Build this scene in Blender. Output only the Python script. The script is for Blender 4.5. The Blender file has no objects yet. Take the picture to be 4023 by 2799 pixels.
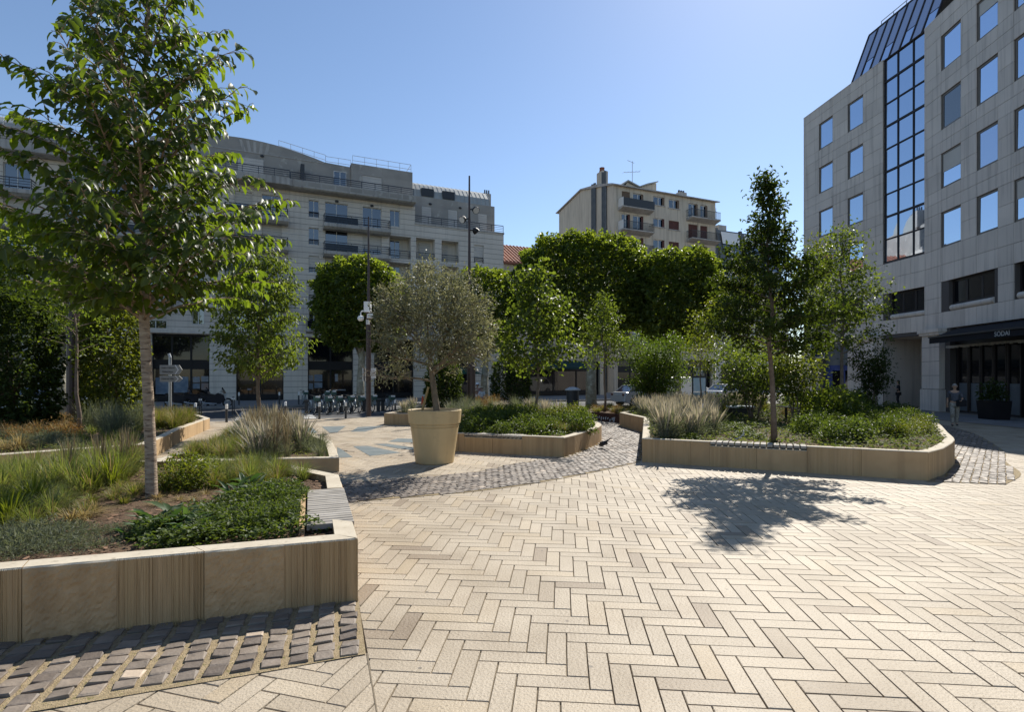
import bpy, bmesh, math, random
import numpy as np
from mathutils import Vector, Matrix
random.seed(7); RNG = np.random.default_rng(7)
S = bpy.context.scene
COL = S.collection
PI = math.pi
# ---------------------------------------------------------------- camera, sky, sun, exposure
K = 1024/2295.5; F = 545.0; CX = 512.0; HZ = 378.0; H = 1.9
cam_d = bpy.data.cameras.new('camera'); cam = bpy.data.objects.new('camera', cam_d); COL.objects.link(cam)
cam.location = (0, 0, H); cam.rotation_euler = (PI/2, 0, 0)
cam_d.sensor_width = 36; cam_d.lens = 36*F/1024; cam_d.shift_y = (HZ-356.5)/1024
cam_d.clip_start = 0.05; cam_d.clip_end = 2000
S.camera = cam
SUN_AZ = math.radians(28.4); SUN_EL = math.radians(43.7)
SUN_DIR = Vector((math.sin(SUN_AZ)*math.cos(SUN_EL), math.cos(SUN_AZ)*math.cos(SUN_EL), math.sin(SUN_EL)))
W = bpy.data.worlds.new('World'); S.world = W; W.use_nodes = True
nt = W.node_tree; nt.nodes.clear()
sky = nt.nodes.new('ShaderNodeTexSky'); sky.sky_type = 'NISHITA'; sky.sun_disc = False
sky.sun_elevation = SUN_EL; sky.sun_rotation = SUN_AZ; sky.air_density = 1.0; sky.dust_density = 0.2; sky.ozone_density = 2.5; sky.altitude = 60
bg = nt.nodes.new('ShaderNodeBackground'); bg.inputs[1].default_value = 0.095
ow = nt.nodes.new('ShaderNodeOutputWorld')
nt.links.new(sky.outputs[0], bg.inputs[0]); nt.links.new(bg.outputs[0], ow.inputs[0])
sun_d = bpy.data.lights.new('sun', 'SUN'); sun_d.energy = 4.6; sun_d.angle = math.radians(0.5); sun_d.color = (1, .95, .86)
sun = bpy.data.objects.new('sun', sun_d); COL.objects.link(sun); sun.location = (10, 10, 60)
sun.rotation_euler = (-SUN_DIR).to_track_quat('-Z', 'Y').to_euler()
S.view_settings.view_transform = 'Standard'; S.view_settings.look = 'None'; S.view_settings.exposure = 0.66; S.view_settings.gamma = 1
S.view_settings.use_curve_mapping = False
S.cycles.max_bounces = 6; S.cycles.diffuse_bounces = 3; S.cycles.transmission_bounces = 4; S.cycles.caustics_reflective = False; S.cycles.caustics_refractive = False
S.cycles.use_denoising = True
# ---------------------------------------------------------------- helpers: pixel measurements to places
def G(x, y, z=0.0):
    Y = F*(H-z)/(y*K-HZ); return Vector(((x*K-CX)/F*Y, Y, z))
def AT(x, y, Y):
    return Vector(((x*K-CX)/F*Y, Y, H+(HZ-y*K)*Y/F))
def onplane(O, u, x, y, n=0.0):
    nx, ny = u[1], -u[0]; ox, oy = O[0]+nx*n, O[1]+ny*n
    r = (x*K-CX)/F; t = (r*oy-ox)/(u[0]-r*u[1]); Y = oy+u[1]*t
    return t, H+(HZ-y*K)*Y/F
# ---------------------------------------------------------------- helpers: objects
def tag(o, label=None, cat=None, group=None, kind=None):
    if label: o['label'] = label
    if cat: o['category'] = cat
    if group: o['group'] = group
    if kind: o['kind'] = kind
    return o
def thing(name, label, cat, loc=(0, 0, 0), rz=0.0, group=None, kind=None):
    o = bpy.data.objects.new(name, None); COL.objects.link(o); o.empty_display_size = .2
    o.location = loc; o.rotation_euler = (0, 0, rz)
    return tag(o, label, cat, group, kind)
def link(name, me, parent=None, loc=None, rot=None):
    o = bpy.data.objects.new(name, me); COL.objects.link(o)
    if parent is not None: o.parent = parent
    if loc is not None: o.location = loc
    if rot is not None: o.rotation_euler = rot
    return o
def kids(o): return CH.get(o.name, [])
def copy_tree(o, parent=None, loc=None, rz=None, sc=None, label=None):
    c = o.copy(); COL.objects.link(c)
    if parent is not None: c.parent = parent
    if loc is not None: c.location = loc
    if rz is not None: c.rotation_euler = (0, 0, rz)
    if sc is not None: c.scale = (sc, sc, sc) if not hasattr(sc, '__len__') else sc
    if label: c['label'] = label
    for ch in list(o.children): copy_tree(ch, c)
    return c
class MB:
    def __init__(s): s.v = []; s.f = []; s.m = []; s.cur = 0
    def add(s, vs, fs):
        b = len(s.v); s.v.extend([tuple(p) for p in vs]); s.f.extend([tuple(i+b for i in f) for f in fs]); s.m.extend([s.cur]*len(fs)); return s
    def quad(s, a, b, c, d): return s.add([a, b, c, d], [(0, 1, 2, 3)])
    def box(s, x0, x1, y0, y1, z0, z1):
        return s.add([(x0,y0,z0),(x1,y0,z0),(x1,y1,z0),(x0,y1,z0),(x0,y0,z1),(x1,y0,z1),(x1,y1,z1),(x0,y1,z1)],
            [(0,3,2,1),(4,5,6,7),(0,1,5,4),(1,2,6,5),(2,3,7,6),(3,0,4,7)])
    def cbox(s, c, sx, sy, sz, rz=0.0, bev=0.0):
        co, si = math.cos(rz), math.sin(rz)
        def T(x, y, z): return (c[0]+x*co-y*si, c[1]+x*si+y*co, c[2]+z)
        hx, hy, hz = sx/2, sy/2, sz/2
        if bev <= 0:
            P = [(-hx,-hy,-hz),(hx,-hy,-hz),(hx,hy,-hz),(-hx,hy,-hz),(-hx,-hy,hz),(hx,-hy,hz),(hx,hy,hz),(-hx,hy,hz)]
            return s.add([T(*p) for p in P], [(0,3,2,1),(4,5,6,7),(0,1,5,4),(1,2,6,5),(2,3,7,6),(3,0,4,7)])
        P = []
        for z, q in ((-hz, 0), (hz-bev, 0), (hz, bev)):
            P += [(-hx+q,-hy+q,z),(hx-q,-hy+q,z),(hx-q,hy-q,z),(-hx+q,hy-q,z)]
        fs = [(0,3,2,1),(8,9,10,11)]
        for k in (0, 4):
            for i in range(4): fs.append((k+i, k+(i+1)%4, k+4+(i+1)%4, k+4+i))
        return s.add([T(*p) for p in P], fs)
    def prism(s, poly, z0, z1, bottom=False):
        n = len(poly); vs = [(p[0],p[1],z0) for p in poly]+[(p[0],p[1],z1) for p in poly]
        fs = [tuple(range(n, 2*n))]+[(i,(i+1)%n,n+(i+1)%n,n+i) for i in range(n)]
        if bottom: fs.append(tuple(range(n-1,-1,-1)))
        return s.add(vs, fs)
    def extr(s, poly, axis, a0, a1):
        # polygon in the two other axes, extruded along one axis (both ends closed)
        def T(p, a):
            return (a,p[0],p[1]) if axis == 0 else ((p[0],a,p[1]) if axis == 1 else (p[0],p[1],a))
        n = len(poly); vs = [T(p,a0) for p in poly]+[T(p,a1) for p in poly]
        return s.add(vs, [tuple(range(n-1,-1,-1)), tuple(range(n,2*n))]+[(i,(i+1)%n,n+(i+1)%n,n+i) for i in range(n)])
    def tube(s, pts, rad, n=8, cap=True):
        pts = [Vector(p) for p in pts]; m = len(pts)
        if not hasattr(rad, '__len__'): rad = [rad]*m
        b = len(s.v); ref = None
        for i, p in enumerate(pts):
            d = (pts[min(i+1,m-1)]-pts[max(i-1,0)])
            if d.length < 1e-9: d = Vector((0,0,1))
            d.normalize()
            if ref is None: ref = d.orthogonal().normalized()
            ref = (ref-d*ref.dot(d))
            if ref.length < 1e-6: ref = d.orthogonal()
            ref.normalize(); q = d.cross(ref)
            for k in range(n):
                a = 2*PI*k/n; s.v.append(tuple(p+(ref*math.cos(a)+q*math.sin(a))*rad[i]))
        fs = []
        for i in range(m-1):
            for k in range(n): fs.append((b+i*n+k, b+i*n+(k+1)%n, b+(i+1)*n+(k+1)%n, b+(i+1)*n+k))
        if cap: fs.append(tuple(b+k for k in range(n-1,-1,-1))); fs.append(tuple(b+(m-1)*n+k for k in range(n)))
        s.f.extend(fs); s.m.extend([s.cur]*len(fs)); return s
    def lathe(s, prof, n=24, c=(0,0,0)):
        b = len(s.v); m = len(prof)
        for r, z in prof:
            for k in range(n):
                a = 2*PI*k/n; s.v.append((c[0]+r*math.cos(a), c[1]+r*math.sin(a), c[2]+z))
        fs = [(b+i*n+k, b+i*n+(k+1)%n, b+(i+1)*n+(k+1)%n, b+(i+1)*n+k) for i in range(m-1) for k in range(n)]
        s.f.extend(fs); s.m.extend([s.cur]*len(fs)); return s
    def ell(s, c, r, n=12, m=8):
        prof = [(math.sin(PI*i/m), -math.cos(PI*i/m)) for i in range(m+1)]
        b = len(s.v)
        for rr, z in prof:
            for k in range(n):
                a = 2*PI*k/n; s.v.append((c[0]+r[0]*rr*math.cos(a), c[1]+r[1]*rr*math.sin(a), c[2]+r[2]*z))
        fs = [(b+i*n+k, b+i*n+(k+1)%n, b+(i+1)*n+(k+1)%n, b+(i+1)*n+k) for i in range(m) for k in range(n)]
        s.f.extend(fs); s.m.extend([s.cur]*len(fs)); return s
    def wall(s, x0, x1, z0, z1, ops, depth=.25, y=0.0, jts=(), jm=1, jd=.012):
        # a wall in the xz plane (outside is -y) with real openings; ops = (x0,x1,z0,z1)
        xs = sorted({x0, x1, *[a for o in ops for a in o[:2] if x0 < a < x1]})
        jz = []
        for j in jts:
            if z0+.03 < j < z1-.03: jz.append(j)
        zs = sorted({z0, z1, *[a for o in ops for a in o[2:4] if z0 < a < z1], *jz, *[j+.035 for j in jz]})
        b = s.cur
        for i in range(len(xs)-1):
            for k in range(len(zs)-1):
                xm, zm = (xs[i]+xs[i+1])/2, (zs[k]+zs[k+1])/2
                if any(o[0] < xm < o[1] and o[2] < zm < o[3] for o in ops): continue
                isj = any(j < zm < j+.035 for j in jz)
                yy = y+(jd if isj else 0); s.cur = jm if isj else b
                s.quad((xs[i],yy,zs[k]),(xs[i+1],yy,zs[k]),(xs[i+1],yy,zs[k+1]),(xs[i],yy,zs[k+1]))
        s.cur = b
        for o in ops:
            a, c, e, g = o[:4]; d = y+(o[4] if len(o) > 4 else depth)
            s.quad((a,y,e),(a,d,e),(a,d,g),(a,y,g)); s.quad((c,y,e),(c,y,g),(c,d,g),(c,d,e))
            s.quad((a,y,e),(c,y,e),(c,d,e),(a,d,e)); s.quad((a,y,g),(a,d,g),(c,d,g),(c,y,g))
        return s
    def mesh(s, name, mats, smooth=False):
        me = bpy.data.meshes.new(name); me.from_pydata(s.v, [], s.f)
        for m in (mats if isinstance(mats, (list, tuple)) else [mats]): me.materials.append(m)
        if isinstance(mats, (list, tuple)) and len(mats) > 1: me.polygons.foreach_set('material_index', s.m)
        if smooth: me.polygons.foreach_set('use_smooth', [True]*len(me.polygons))
        me.update(); return me
    def build(s, name, mats, parent=None, loc=None, rot=None, smooth=False):
        return link(name, s.mesh(name, mats, smooth), parent, loc, rot)
def np_mesh(name, V, faces, mat, smooth=False):
    # V (N,3); faces: list of (M,k) int arrays
    me = bpy.data.meshes.new(name); V = np.asarray(V, np.float32)
    me.vertices.add(len(V)); me.vertices.foreach_set('co', V.ravel())
    nl = sum(f.size for f in faces); npol = sum(len(f) for f in faces)
    me.loops.add(nl); me.polygons.add(npol)
    me.loops.foreach_set('vertex_index', np.concatenate([f.ravel() for f in faces]).astype(np.int32))
    tot = np.concatenate([np.full(len(f), f.shape[1], np.int32) for f in faces])
    st = np.concatenate([[0], np.cumsum(tot)[:-1]]).astype(np.int32)
    me.polygons.foreach_set('loop_start', st)
    try: me.polygons.foreach_set('loop_total', tot)
    except Exception: pass
    if smooth: me.polygons.foreach_set('use_smooth', np.ones(npol, bool))
    me.materials.append(mat); me.update(calc_edges=True); me.validate(); return me
def inside(p, poly):
    x, y = p[0], p[1]; c = False; n = len(poly)
    for i in range(n):
        x0, y0 = poly[i][0], poly[i][1]; x1, y1 = poly[(i+1)%n][0], poly[(i+1)%n][1]
        if (y0 > y) != (y1 > y) and x < (x1-x0)*(y-y0)/(y1-y0)+x0: c = not c
    return c
def edge_dist(p, poly):
    d = 1e9; n = len(poly); p = Vector((p[0], p[1]))
    for i in range(n):
        a = Vector(poly[i][:2]); b = Vector(poly[(i+1)%n][:2]); ab = b-a
        t = max(0, min(1, (p-a).dot(ab)/max(ab.length_squared, 1e-9))); d = min(d, (a+ab*t-p).length)
    return d
def smooth_line(pts, n=6):
    P = [Vector((p[0], p[1])) for p in pts]; out = []
    for i in range(len(P)-1):
        a = P[max(i-1,0)]; b = P[i]; c = P[i+1]; d = P[min(i+2,len(P)-1)]
        for k in range(n):
            t = k/n; out.append(.5*((2*b)+(c-a)*t+(2*a-5*b+4*c-d)*t*t+(3*b-a-3*c+d)*t**3))
    out.append(P[-1]); return [tuple(q) for q in out]
# ---------------------------------------------------------------- materials
def nd(nt, t, **kw):
    n = nt.nodes.new(t)
    for k, v in kw.items(): setattr(n, k, v)
    return n
def rnd_value(nt):
    oi = nd(nt, 'ShaderNodeObjectInfo'); ge = nd(nt, 'ShaderNodeNewGeometry')
    a = nd(nt, 'ShaderNodeMath', operation='ADD'); nt.links.new(oi.outputs['Random'], a.inputs[0]); nt.links.new(ge.outputs['Random Per Island'], a.inputs[1])
    f = nd(nt, 'ShaderNodeMath', operation='FRACT'); nt.links.new(a.outputs[0], f.inputs[0]); return f.outputs[0]
def ramp(nt, src, stops):
    r = nd(nt, 'ShaderNodeValToRGB'); e = r.color_ramp.elements
    while len(e) < len(stops): e.new(.5)
    for i, (p, c) in enumerate(stops): e[i].position = p; e[i].color = (*c, 1) if len(c) == 3 else c
    nt.links.new(src, r.inputs[0]); return r.outputs[0]
def mixc(nt, a, b, fac, mode='MIX'):
    m = nd(nt, 'ShaderNodeMix', data_type='RGBA', blend_type=mode)
    for sock, v in ((m.inputs[0], fac), (m.inputs[6], a), (m.inputs[7], b)):
        if isinstance(v, (int, float)): sock.default_value = v
        elif isinstance(v, tuple): sock.default_value = (*v, 1)
        else: nt.links.new(v, sock)
    return m.outputs[2]
def M(name, col, col2=None, scale=3.0, rough=.8, bump=0.0, bscale=30.0, isl=0.0, spec=.3, metal=0.0, stretch=None, spots=None, spotscale=60.0, fleck=.5, bdetail=5.0, streak=None, isl_stops=None):
    m = bpy.data.materials.new(name); m.use_nodes = True; t = m.node_tree; bs = t.nodes['Principled BSDF']
    bs.inputs['Roughness'].default_value = rough; bs.inputs['Specular IOR Level'].default_value = spec; bs.inputs['Metallic'].default_value = metal
    ge = nd(t, 'ShaderNodeNewGeometry'); pos = ge.outputs['Position']
    mp = nd(t, 'ShaderNodeMapping'); t.links.new(pos, mp.inputs[0])
    if stretch: mp.inputs['Scale'].default_value = stretch
    c = tuple(col)
    if col2 is not None:
        n = nd(t, 'ShaderNodeTexNoise'); n.inputs['Scale'].default_value = scale; n.inputs['Detail'].default_value = 5; t.links.new(mp.outputs[0], n.inputs['Vector'])
        c = ramp(t, n.outputs[0], [(.32, col), (.68, col2)])
    if spots is not None:
        n = nd(t, 'ShaderNodeTexNoise'); n.inputs['Scale'].default_value = spotscale; n.inputs['Detail'].default_value = 3; t.links.new(mp.outputs[0] if stretch else pos, n.inputs['Vector'])
        f = ramp(t, n.outputs[0], [(fleck, (0,0,0)), (min(fleck+.12, 1), (1,1,1))]); c = mixc(t, c, tuple(spots), f)
    if streak is not None:
        m2 = nd(t, 'ShaderNodeMapping'); m2.inputs['Scale'].default_value = (5, 5, .25); t.links.new(pos, m2.inputs[0])
        n = nd(t, 'ShaderNodeTexNoise'); n.inputs['Scale'].default_value = 1.0; n.inputs['Detail'].default_value = 6; t.links.new(m2.outputs[0], n.inputs['Vector'])
        f = ramp(t, n.outputs[0], [(.5, (0,0,0)), (.8, (.75,.75,.75))]); c = mixc(t, c, tuple(streak), f)
    if isl_stops: c = mixc(t, c, ramp(t, rnd_value(t), isl_stops), 1.0, 'MULTIPLY')
    elif isl: c = mixc(t, c, ramp(t, rnd_value(t), [(0, (1-isl,)*3), (1, (1+isl,)*3)]), 1.0, 'MULTIPLY')
    if isinstance(c, tuple): bs.inputs['Base Color'].default_value = (*c, 1)
    else: t.links.new(c, bs.inputs['Base Color'])
    if bump:
        n = nd(t, 'ShaderNodeTexNoise'); n.inputs['Scale'].default_value = bscale; n.inputs['Detail'].default_value = bdetail; t.links.new(mp.outputs[0] if stretch else pos, n.inputs['Vector'])
        b = nd(t, 'ShaderNodeBump'); b.inputs['Strength'].default_value = min(bump, 1); b.inputs['Distance'].default_value = .02*max(bump, .3)
        t.links.new(n.outputs[0], b.inputs['Height']); t.links.new(b.outputs[0], bs.inputs['Normal'])
    return m
def ML(name, cols, trans=.4, rough=.45, gloss=.25, tcol=None):
    # leaves: reflecting and letting light through, each leaf its own tone
    m = bpy.data.materials.new(name); m.use_nodes = True; t = m.node_tree; bs = t.nodes['Principled BSDF']; out = t.nodes['Material Output']
    n = len(cols); c = ramp(t, rnd_value(t), [(i/(n-1), cols[i]) for i in range(n)])
    t.links.new(c, bs.inputs['Base Color']); bs.inputs['Roughness'].default_value = rough; bs.inputs['Specular IOR Level'].default_value = gloss
    tr = nd(t, 'ShaderNodeBsdfTranslucent')
    tc = mixc(t, c, tcol or (2.6, 2.6, .9), 1.0, 'MULTIPLY'); t.links.new(tc, tr.inputs[0])
    mx = nd(t, 'ShaderNodeMixShader'); mx.inputs[0].default_value = trans
    t.links.new(bs.outputs[0], mx.inputs[1]); t.links.new(tr.outputs[0], mx.inputs[2]); t.links.new(mx.outputs[0], out.inputs[0]); return m
def MG(name, col, refl, rough=.02, tint=(1,1,1)):
    # window glass over a dark room: mirror-like coat on a dark body
    m = bpy.data.materials.new(name); m.use_nodes = True; t = m.node_tree; out = t.nodes['Material Output']; bs = t.nodes['Principled BSDF']
    bs.inputs['Base Color'].default_value = (*col, 1); bs.inputs['Roughness'].default_value = .1; bs.inputs['Specular IOR Level'].default_value = .2
    gl = nd(t, 'ShaderNodeBsdfGlossy'); gl.inputs['Roughness'].default_value = rough; gl.inputs[0].default_value = (*tint, 1)
    mx = nd(t, 'ShaderNodeMixShader'); mx.inputs[0].default_value = refl
    t.links.new(bs.outputs[0], mx.inputs[1]); t.links.new(gl.outputs[0], mx.inputs[2]); t.links.new(mx.outputs[0], out.inputs[0]); return m
m_paver = M('paver_stone', (.345,.283,.205), (.415,.35,.265), scale=1.1, rough=.6, spec=.35, bump=.6, bscale=48, spots=(.25,.205,.145), spotscale=95, fleck=.54,
            isl_stops=[(0,(.66,.62,.59)),(.035,(.76,.72,.69)),(.07,(.93,.92,.9)),(.5,(1,1,1)),(.86,(1.08,1.075,1.06)),(1,(1.0,.96,.88))])
m_joint = M('joint_sand', (.17,.135,.095), (.23,.19,.135), scale=30, rough=.95)
m_cobble = M('cobble_stone', (.15,.122,.098), (.21,.172,.138), scale=9, rough=.6, bump=.5, bscale=40, spec=.45,
            isl_stops=[(0,(.62,.60,.60)),(.5,(1,1,1)),(.95,(1.3,1.28,1.24)),(.975,(2.0,1.95,1.85)),(1,(2.4,2.35,2.2))])
m_sand = M('sand_joint', (.36,.28,.17), (.25,.19,.11), scale=25, rough=.95, bump=.8, bscale=120, spots=(.18,.16,.06), spotscale=40, fleck=.58)
m_lime = M('planter_stone', (.46,.32,.18), (.38,.258,.138), scale=2.5, rough=.85, bump=.35, bscale=28, isl=.05, streak=(.25,.165,.09))
m_flute = M('planter_stone_fluted', (.46,.32,.18), (.38,.26,.135), scale=20, rough=.85, bump=.9, bscale=60, stretch=(1,1,.03), isl=.05, streak=(.25,.165,.09))
m_rough = M('planter_stone_rough', (.44,.305,.172), (.37,.25,.135), scale=9, rough=.9, bump=1.6, bscale=11, isl=.05, bdetail=7, streak=(.25,.165,.09))
m_coping = M('planter_coping', (.52,.46,.36), (.44,.38,.29), scale=5, rough=.85, bump=.35, bscale=40, spots=(.36,.31,.23), spotscale=18, fleck=.6)
m_soil = M('soil', (.075,.048,.03), (.13,.083,.05), scale=14, rough=1, bump=1, bscale=60)
m_chip = M('bark_chip', (.16,.095,.06), isl=.45, rough=.95)
m_slat = M('weathered_wood', (.36,.33,.29), (.27,.245,.21), scale=6, rough=.8, isl=.12, bump=.3, bscale=30, stretch=(1,1,1))
m_darkwood = M('dark_slat', (.30,.27,.24), (.22,.20,.18), scale=6, rough=.75, isl=.12)
m_asphalt = M('asphalt', (.055,.055,.058), (.075,.074,.075), scale=4, rough=.9, bump=.3, bscale=90)
m_sidewalk = M('sidewalk', (.20,.19,.18), (.26,.25,.24), scale=2, rough=.9)
m_kerb = M('kerb_stone', (.38,.36,.33), (.45,.43,.40), scale=4, rough=.85)
m_paint = M('road_paint', (.72,.71,.68), (.58,.57,.54), scale=6, rough=.7)
m_teal = M('teal_ground_paint', (.10,.125,.13), (.16,.18,.18), scale=3, rough=.8)
m_pot = M('pot_plastic', (.56,.42,.225), (.50,.37,.195), scale=3, rough=.55, spec=.35, bump=.12, bscale=60, streak=(.40,.30,.17), spots=(.45,.34,.19), spotscale=14, fleck=.62)
m_brown = M('brown_paint', (.055,.033,.028), rough=.45, spec=.5)
m_dark = M('dark_metal', (.03,.032,.036), rough=.45, spec=.5)
m_black = M('black_paint', (.012,.012,.014), rough=.5)
m_white = M('white_paint', (.78,.78,.76), rough=.5)
m_offwhite = M('grey_white_plastic', (.55,.56,.56), rough=.5)
m_steel = M('galvanised_steel', (.42,.43,.44), rough=.4, metal=.6)
m_corten = M('corten_steel', (.055,.025,.018), (.09,.04,.025), scale=5, rough=.9)
m_glass = MG('window_glass', (.012,.015,.025), .17)
m_mirror = MG('coated_glass', (.02,.03,.05), .80, tint=(.66,.77,.93))
m_mirror2 = MG('coated_glass_darker', (.03,.035,.05), .62, .03, tint=(.66,.74,.90)); m_mirror3 = MG('coated_glass_pale', (.16,.18,.2), .66, .05, tint=(.7,.8,.95)); m_pane_dark = MG('dark_office_glass', (.03,.032,.036), .16, .03)
m_shopglass = MG('shop_glass', (.005,.006,.009), .025)
m_fac = M('facade_limestone', (.68,.625,.55), (.60,.55,.48), scale=.35, rough=.9, streak=(.47,.43,.38), bump=.1, bscale=12)
m_facj = M('facade_joint', (.22,.20,.18), rough=.95)
m_slab = M('cast_stone_weathered', (.48,.455,.42), (.35,.335,.31), scale=.8, rough=.92, streak=(.15,.14,.13))
m_top = M('attic_stone', (.37,.345,.31), (.29,.275,.25), scale=.7, rough=.92, spots=(.47,.445,.40), spotscale=1.5, fleck=.6, isl=.08)
m_render = M('tan_render', (.60,.53,.425), (.52,.46,.37), scale=.5, rough=.95, streak=(.22,.19,.15))
m_clad = M('cladding_stone', (.67,.60,.535), (.59,.53,.475), scale=.6, rough=.85, isl=.06, streak=(.30,.265,.24), bump=.12, bscale=8)
m_cladback = M('cladding_backing', (.10,.09,.085), rough=.95)
m_zinc = M('zinc_roof', (.42,.42,.38), (.36,.36,.33), scale=.8, rough=.45, metal=.3)
m_slate = M('slate_grey', (.10,.115,.13), (.14,.155,.165), scale=1.5, rough=.6)
m_tile = M('red_roof_tile', (.30,.12,.075), (.22,.09,.06), scale=3, rough=.85, isl=.2)
m_shut = M('roller_shutter', (.56,.53,.48), (.50,.47,.43), scale=1, rough=.7)
m_redshut = M('red_brown_shutter', (.115,.045,.035), (.09,.036,.03), scale=2, rough=.7)
m_brownshut = M('brown_shutter', (.16,.11,.075), rough=.7)
m_frame = M('white_frame', (.62,.62,.60), rough=.5)
m_dkframe = M('dark_frame', (.025,.02,.02), rough=.45)
m_navy = M('navy_rail', (.018,.024,.04), rough=.4, spec=.5)
m_bark = M('smooth_bark', (.24,.17,.12), (.42,.33,.245), scale=6, rough=.85, bump=.9, bscale=14, stretch=(1,1,4.5), spots=(.085,.055,.04), spotscale=8, fleck=.57)
m_bark2 = M('brown_bark', (.13,.095,.07), (.19,.145,.11), scale=10, rough=.9, bump=.6, bscale=30)
m_planebark = M('plane_bark', (.36,.34,.27), (.20,.18,.13), scale=3.5, rough=.85, spots=(.46,.45,.36), spotscale=5, fleck=.55)
m_olivebark = M('olive_bark', (.22,.175,.12), (.14,.11,.08), scale=14, rough=.95, bump=.9, bscale=30, stretch=(1,1,.35))
L_cherry = ML('cherry_leaf', [(.028,.046,.016),(.042,.066,.021),(.058,.086,.025),(.034,.054,.019)], trans=.5, rough=.42, gloss=.38, tcol=(4.2,3.9,.6))
L_green = ML('green_leaf', [(.042,.064,.018),(.064,.09,.025),(.088,.112,.03)], trans=.46, rough=.45, tcol=(3.0,2.9,.8))
L_plane = ML('plane_leaf', [(.05,.073,.022),(.078,.105,.028),(.11,.135,.034)], trans=.5, rough=.45, tcol=(3.2,3.1,.8))
L_dark = ML('hornbeam_leaf', [(.022,.036,.012),(.032,.05,.015),(.042,.064,.018)], trans=.36, rough=.6, gloss=.12, tcol=(3.,2.8,.7))
L_yel = ML('yellow_green_leaf', [(.06,.085,.018),(.085,.11,.02),(.10,.12,.025)], trans=.42, rough=.45, tcol=(2.6,2.4,.7))
L_olive = ML('olive_leaf', [(.115,.12,.07),(.16,.165,.105),(.22,.22,.16),(.09,.095,.05)], trans=.25, rough=.5, tcol=(2,1.9,1.2))
L_grass = ML('grass_blade', [(.09,.12,.035),(.13,.16,.05),(.18,.19,.08),(.08,.11,.035)], trans=.4, rough=.5, tcol=(2.2,2.2,.9))
L_straw = ML('dry_grass', [(.24,.18,.08),(.32,.25,.12),(.28,.22,.11),(.16,.14,.06)], trans=.35, rough=.6, tcol=(1.6,1.5,1.1))
L_blue = ML('grey_green_leaf', [(.085,.10,.068),(.12,.135,.095),(.16,.17,.125)], trans=.3, rough=.6, tcol=(1.9,1.9,1.1))
L_lav = ML('lavender_spike', [(.27,.245,.195),(.33,.30,.24),(.38,.34,.28),(.19,.185,.125)], trans=.3, rough=.7, tcol=(1.6,1.5,1.2))
L_ivy = ML('ground_leaf', [(.036,.057,.018),(.056,.082,.024),(.085,.108,.03),(.04,.064,.02)], trans=.35, rough=.5, gloss=.2, tcol=(2.6,2.6,.8))
L_comf = ML('broad_leaf', [(.035,.065,.024),(.05,.085,.032),(.07,.105,.045)], trans=.3, rough=.5, gloss=.25, tcol=(2.2,2.4,1))
L_rust = ML('rusty_leaf', [(.16,.085,.03),(.20,.12,.05),(.12,.085,.03)], trans=.35, rough=.6, tcol=(1.8,1.6,1))

L_spike = ML('brown_spike', [(.11,.085,.055),(.15,.12,.08),(.19,.155,.11),(.10,.10,.05)], trans=.3, rough=.7, tcol=(1.7,1.6,1.2))

def gum(m):   # flattened chewing gum and small round stains
    t = m.node_tree; bs = t.nodes['Principled BSDF']; src = bs.inputs['Base Color'].links[0].from_socket
    ge = nd(t, 'ShaderNodeNewGeometry'); v = nd(t, 'ShaderNodeTexVoronoi'); v.inputs['Scale'].default_value = 2.6; t.links.new(ge.outputs['Position'], v.inputs['Vector'])
    c = mixc(t, src, (.11,.095,.08), ramp(t, v.outputs['Distance'], [(0,(.75,.75,.75)),(.03,(.7,.7,.7)),(.045,(0,0,0))]))
    n = nd(t, 'ShaderNodeTexNoise'); n.inputs['Scale'].default_value = .55; n.inputs['Detail'].default_value = 7; n.inputs['Roughness'].default_value = .65; t.links.new(ge.outputs['Position'], n.inputs['Vector'])
    c = mixc(t, c, ramp(t, n.outputs[0], [(.3,(.87,.85,.83)),(.5,(1,1,1)),(.7,(1.04,1.04,1.03))]), 1.0, 'MULTIPLY'); t.links.new(c, bs.inputs['Base Color'])
gum(m_paver)
# ================================================================ the ground
U = Vector((.914, .405)).normalized(); NN = Vector((-U.y, U.x))      # street direction and the way across it
EDGE = Vector((-8.0, 25.6))                                          # a point on the kerb of the plaza
def ST(t, n): return (EDGE.x+U.x*t+NN.x*n, EDGE.y+U.y*t+NN.y*n)
def strip(name, t0, t1, n0, n1, z, mat, kind='structure', parent=None):
    mb = MB(); mb.add([(*ST(t0,n0),z),(*ST(t1,n0),z),(*ST(t1,n1),z),(*ST(t0,n1),z)], [(0,1,2,3)])
    o = mb.build(name, mat, parent); return tag(o, kind=kind) if parent is None else o
g = MB(); g.add([(-700,-300,-.16),(700,-300,-.16),(700,900,-.16),(-700,900,-.16)], [(0,1,2,3)])
tag(g.build('ground', m_asphalt), kind='structure')
road = strip('road', -70, 70, .16, 12.8, -.10, m_asphalt)
kb = MB()
for i in range(-40, 60):
    a, b = i*1.0, i*1.0+.985
    kb.prism([ST(a,0),ST(b,0),ST(b,.16),ST(a,.16)], -.2, .003+.001*(i%2))
tag(kb.build('kerb', m_kerb), kind='structure')
kb = MB(); kb.prism([ST(-70,12.8),ST(70,12.8),ST(70,30),ST(-70,30)], -.2, .02)
tag(kb.build('far_pavement', m_sidewalk), kind='structure')
for (t0, t1, n0, n1) in [(-30,-7,10.4,10.55),(4,40,10.4,10.55),(-30,-6.2,5.9,6.02),(4.2,40,6.3,6.42)]:
    strip('lane_line', t0, t1, n0, n1, -.094, m_paint, parent=road)
for i in range(8):
    n0 = .7+i*1.05; strip('crossing_stripe', -4.6, -1.0, n0, n0+.52, -.094, m_paint, parent=road)
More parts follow.
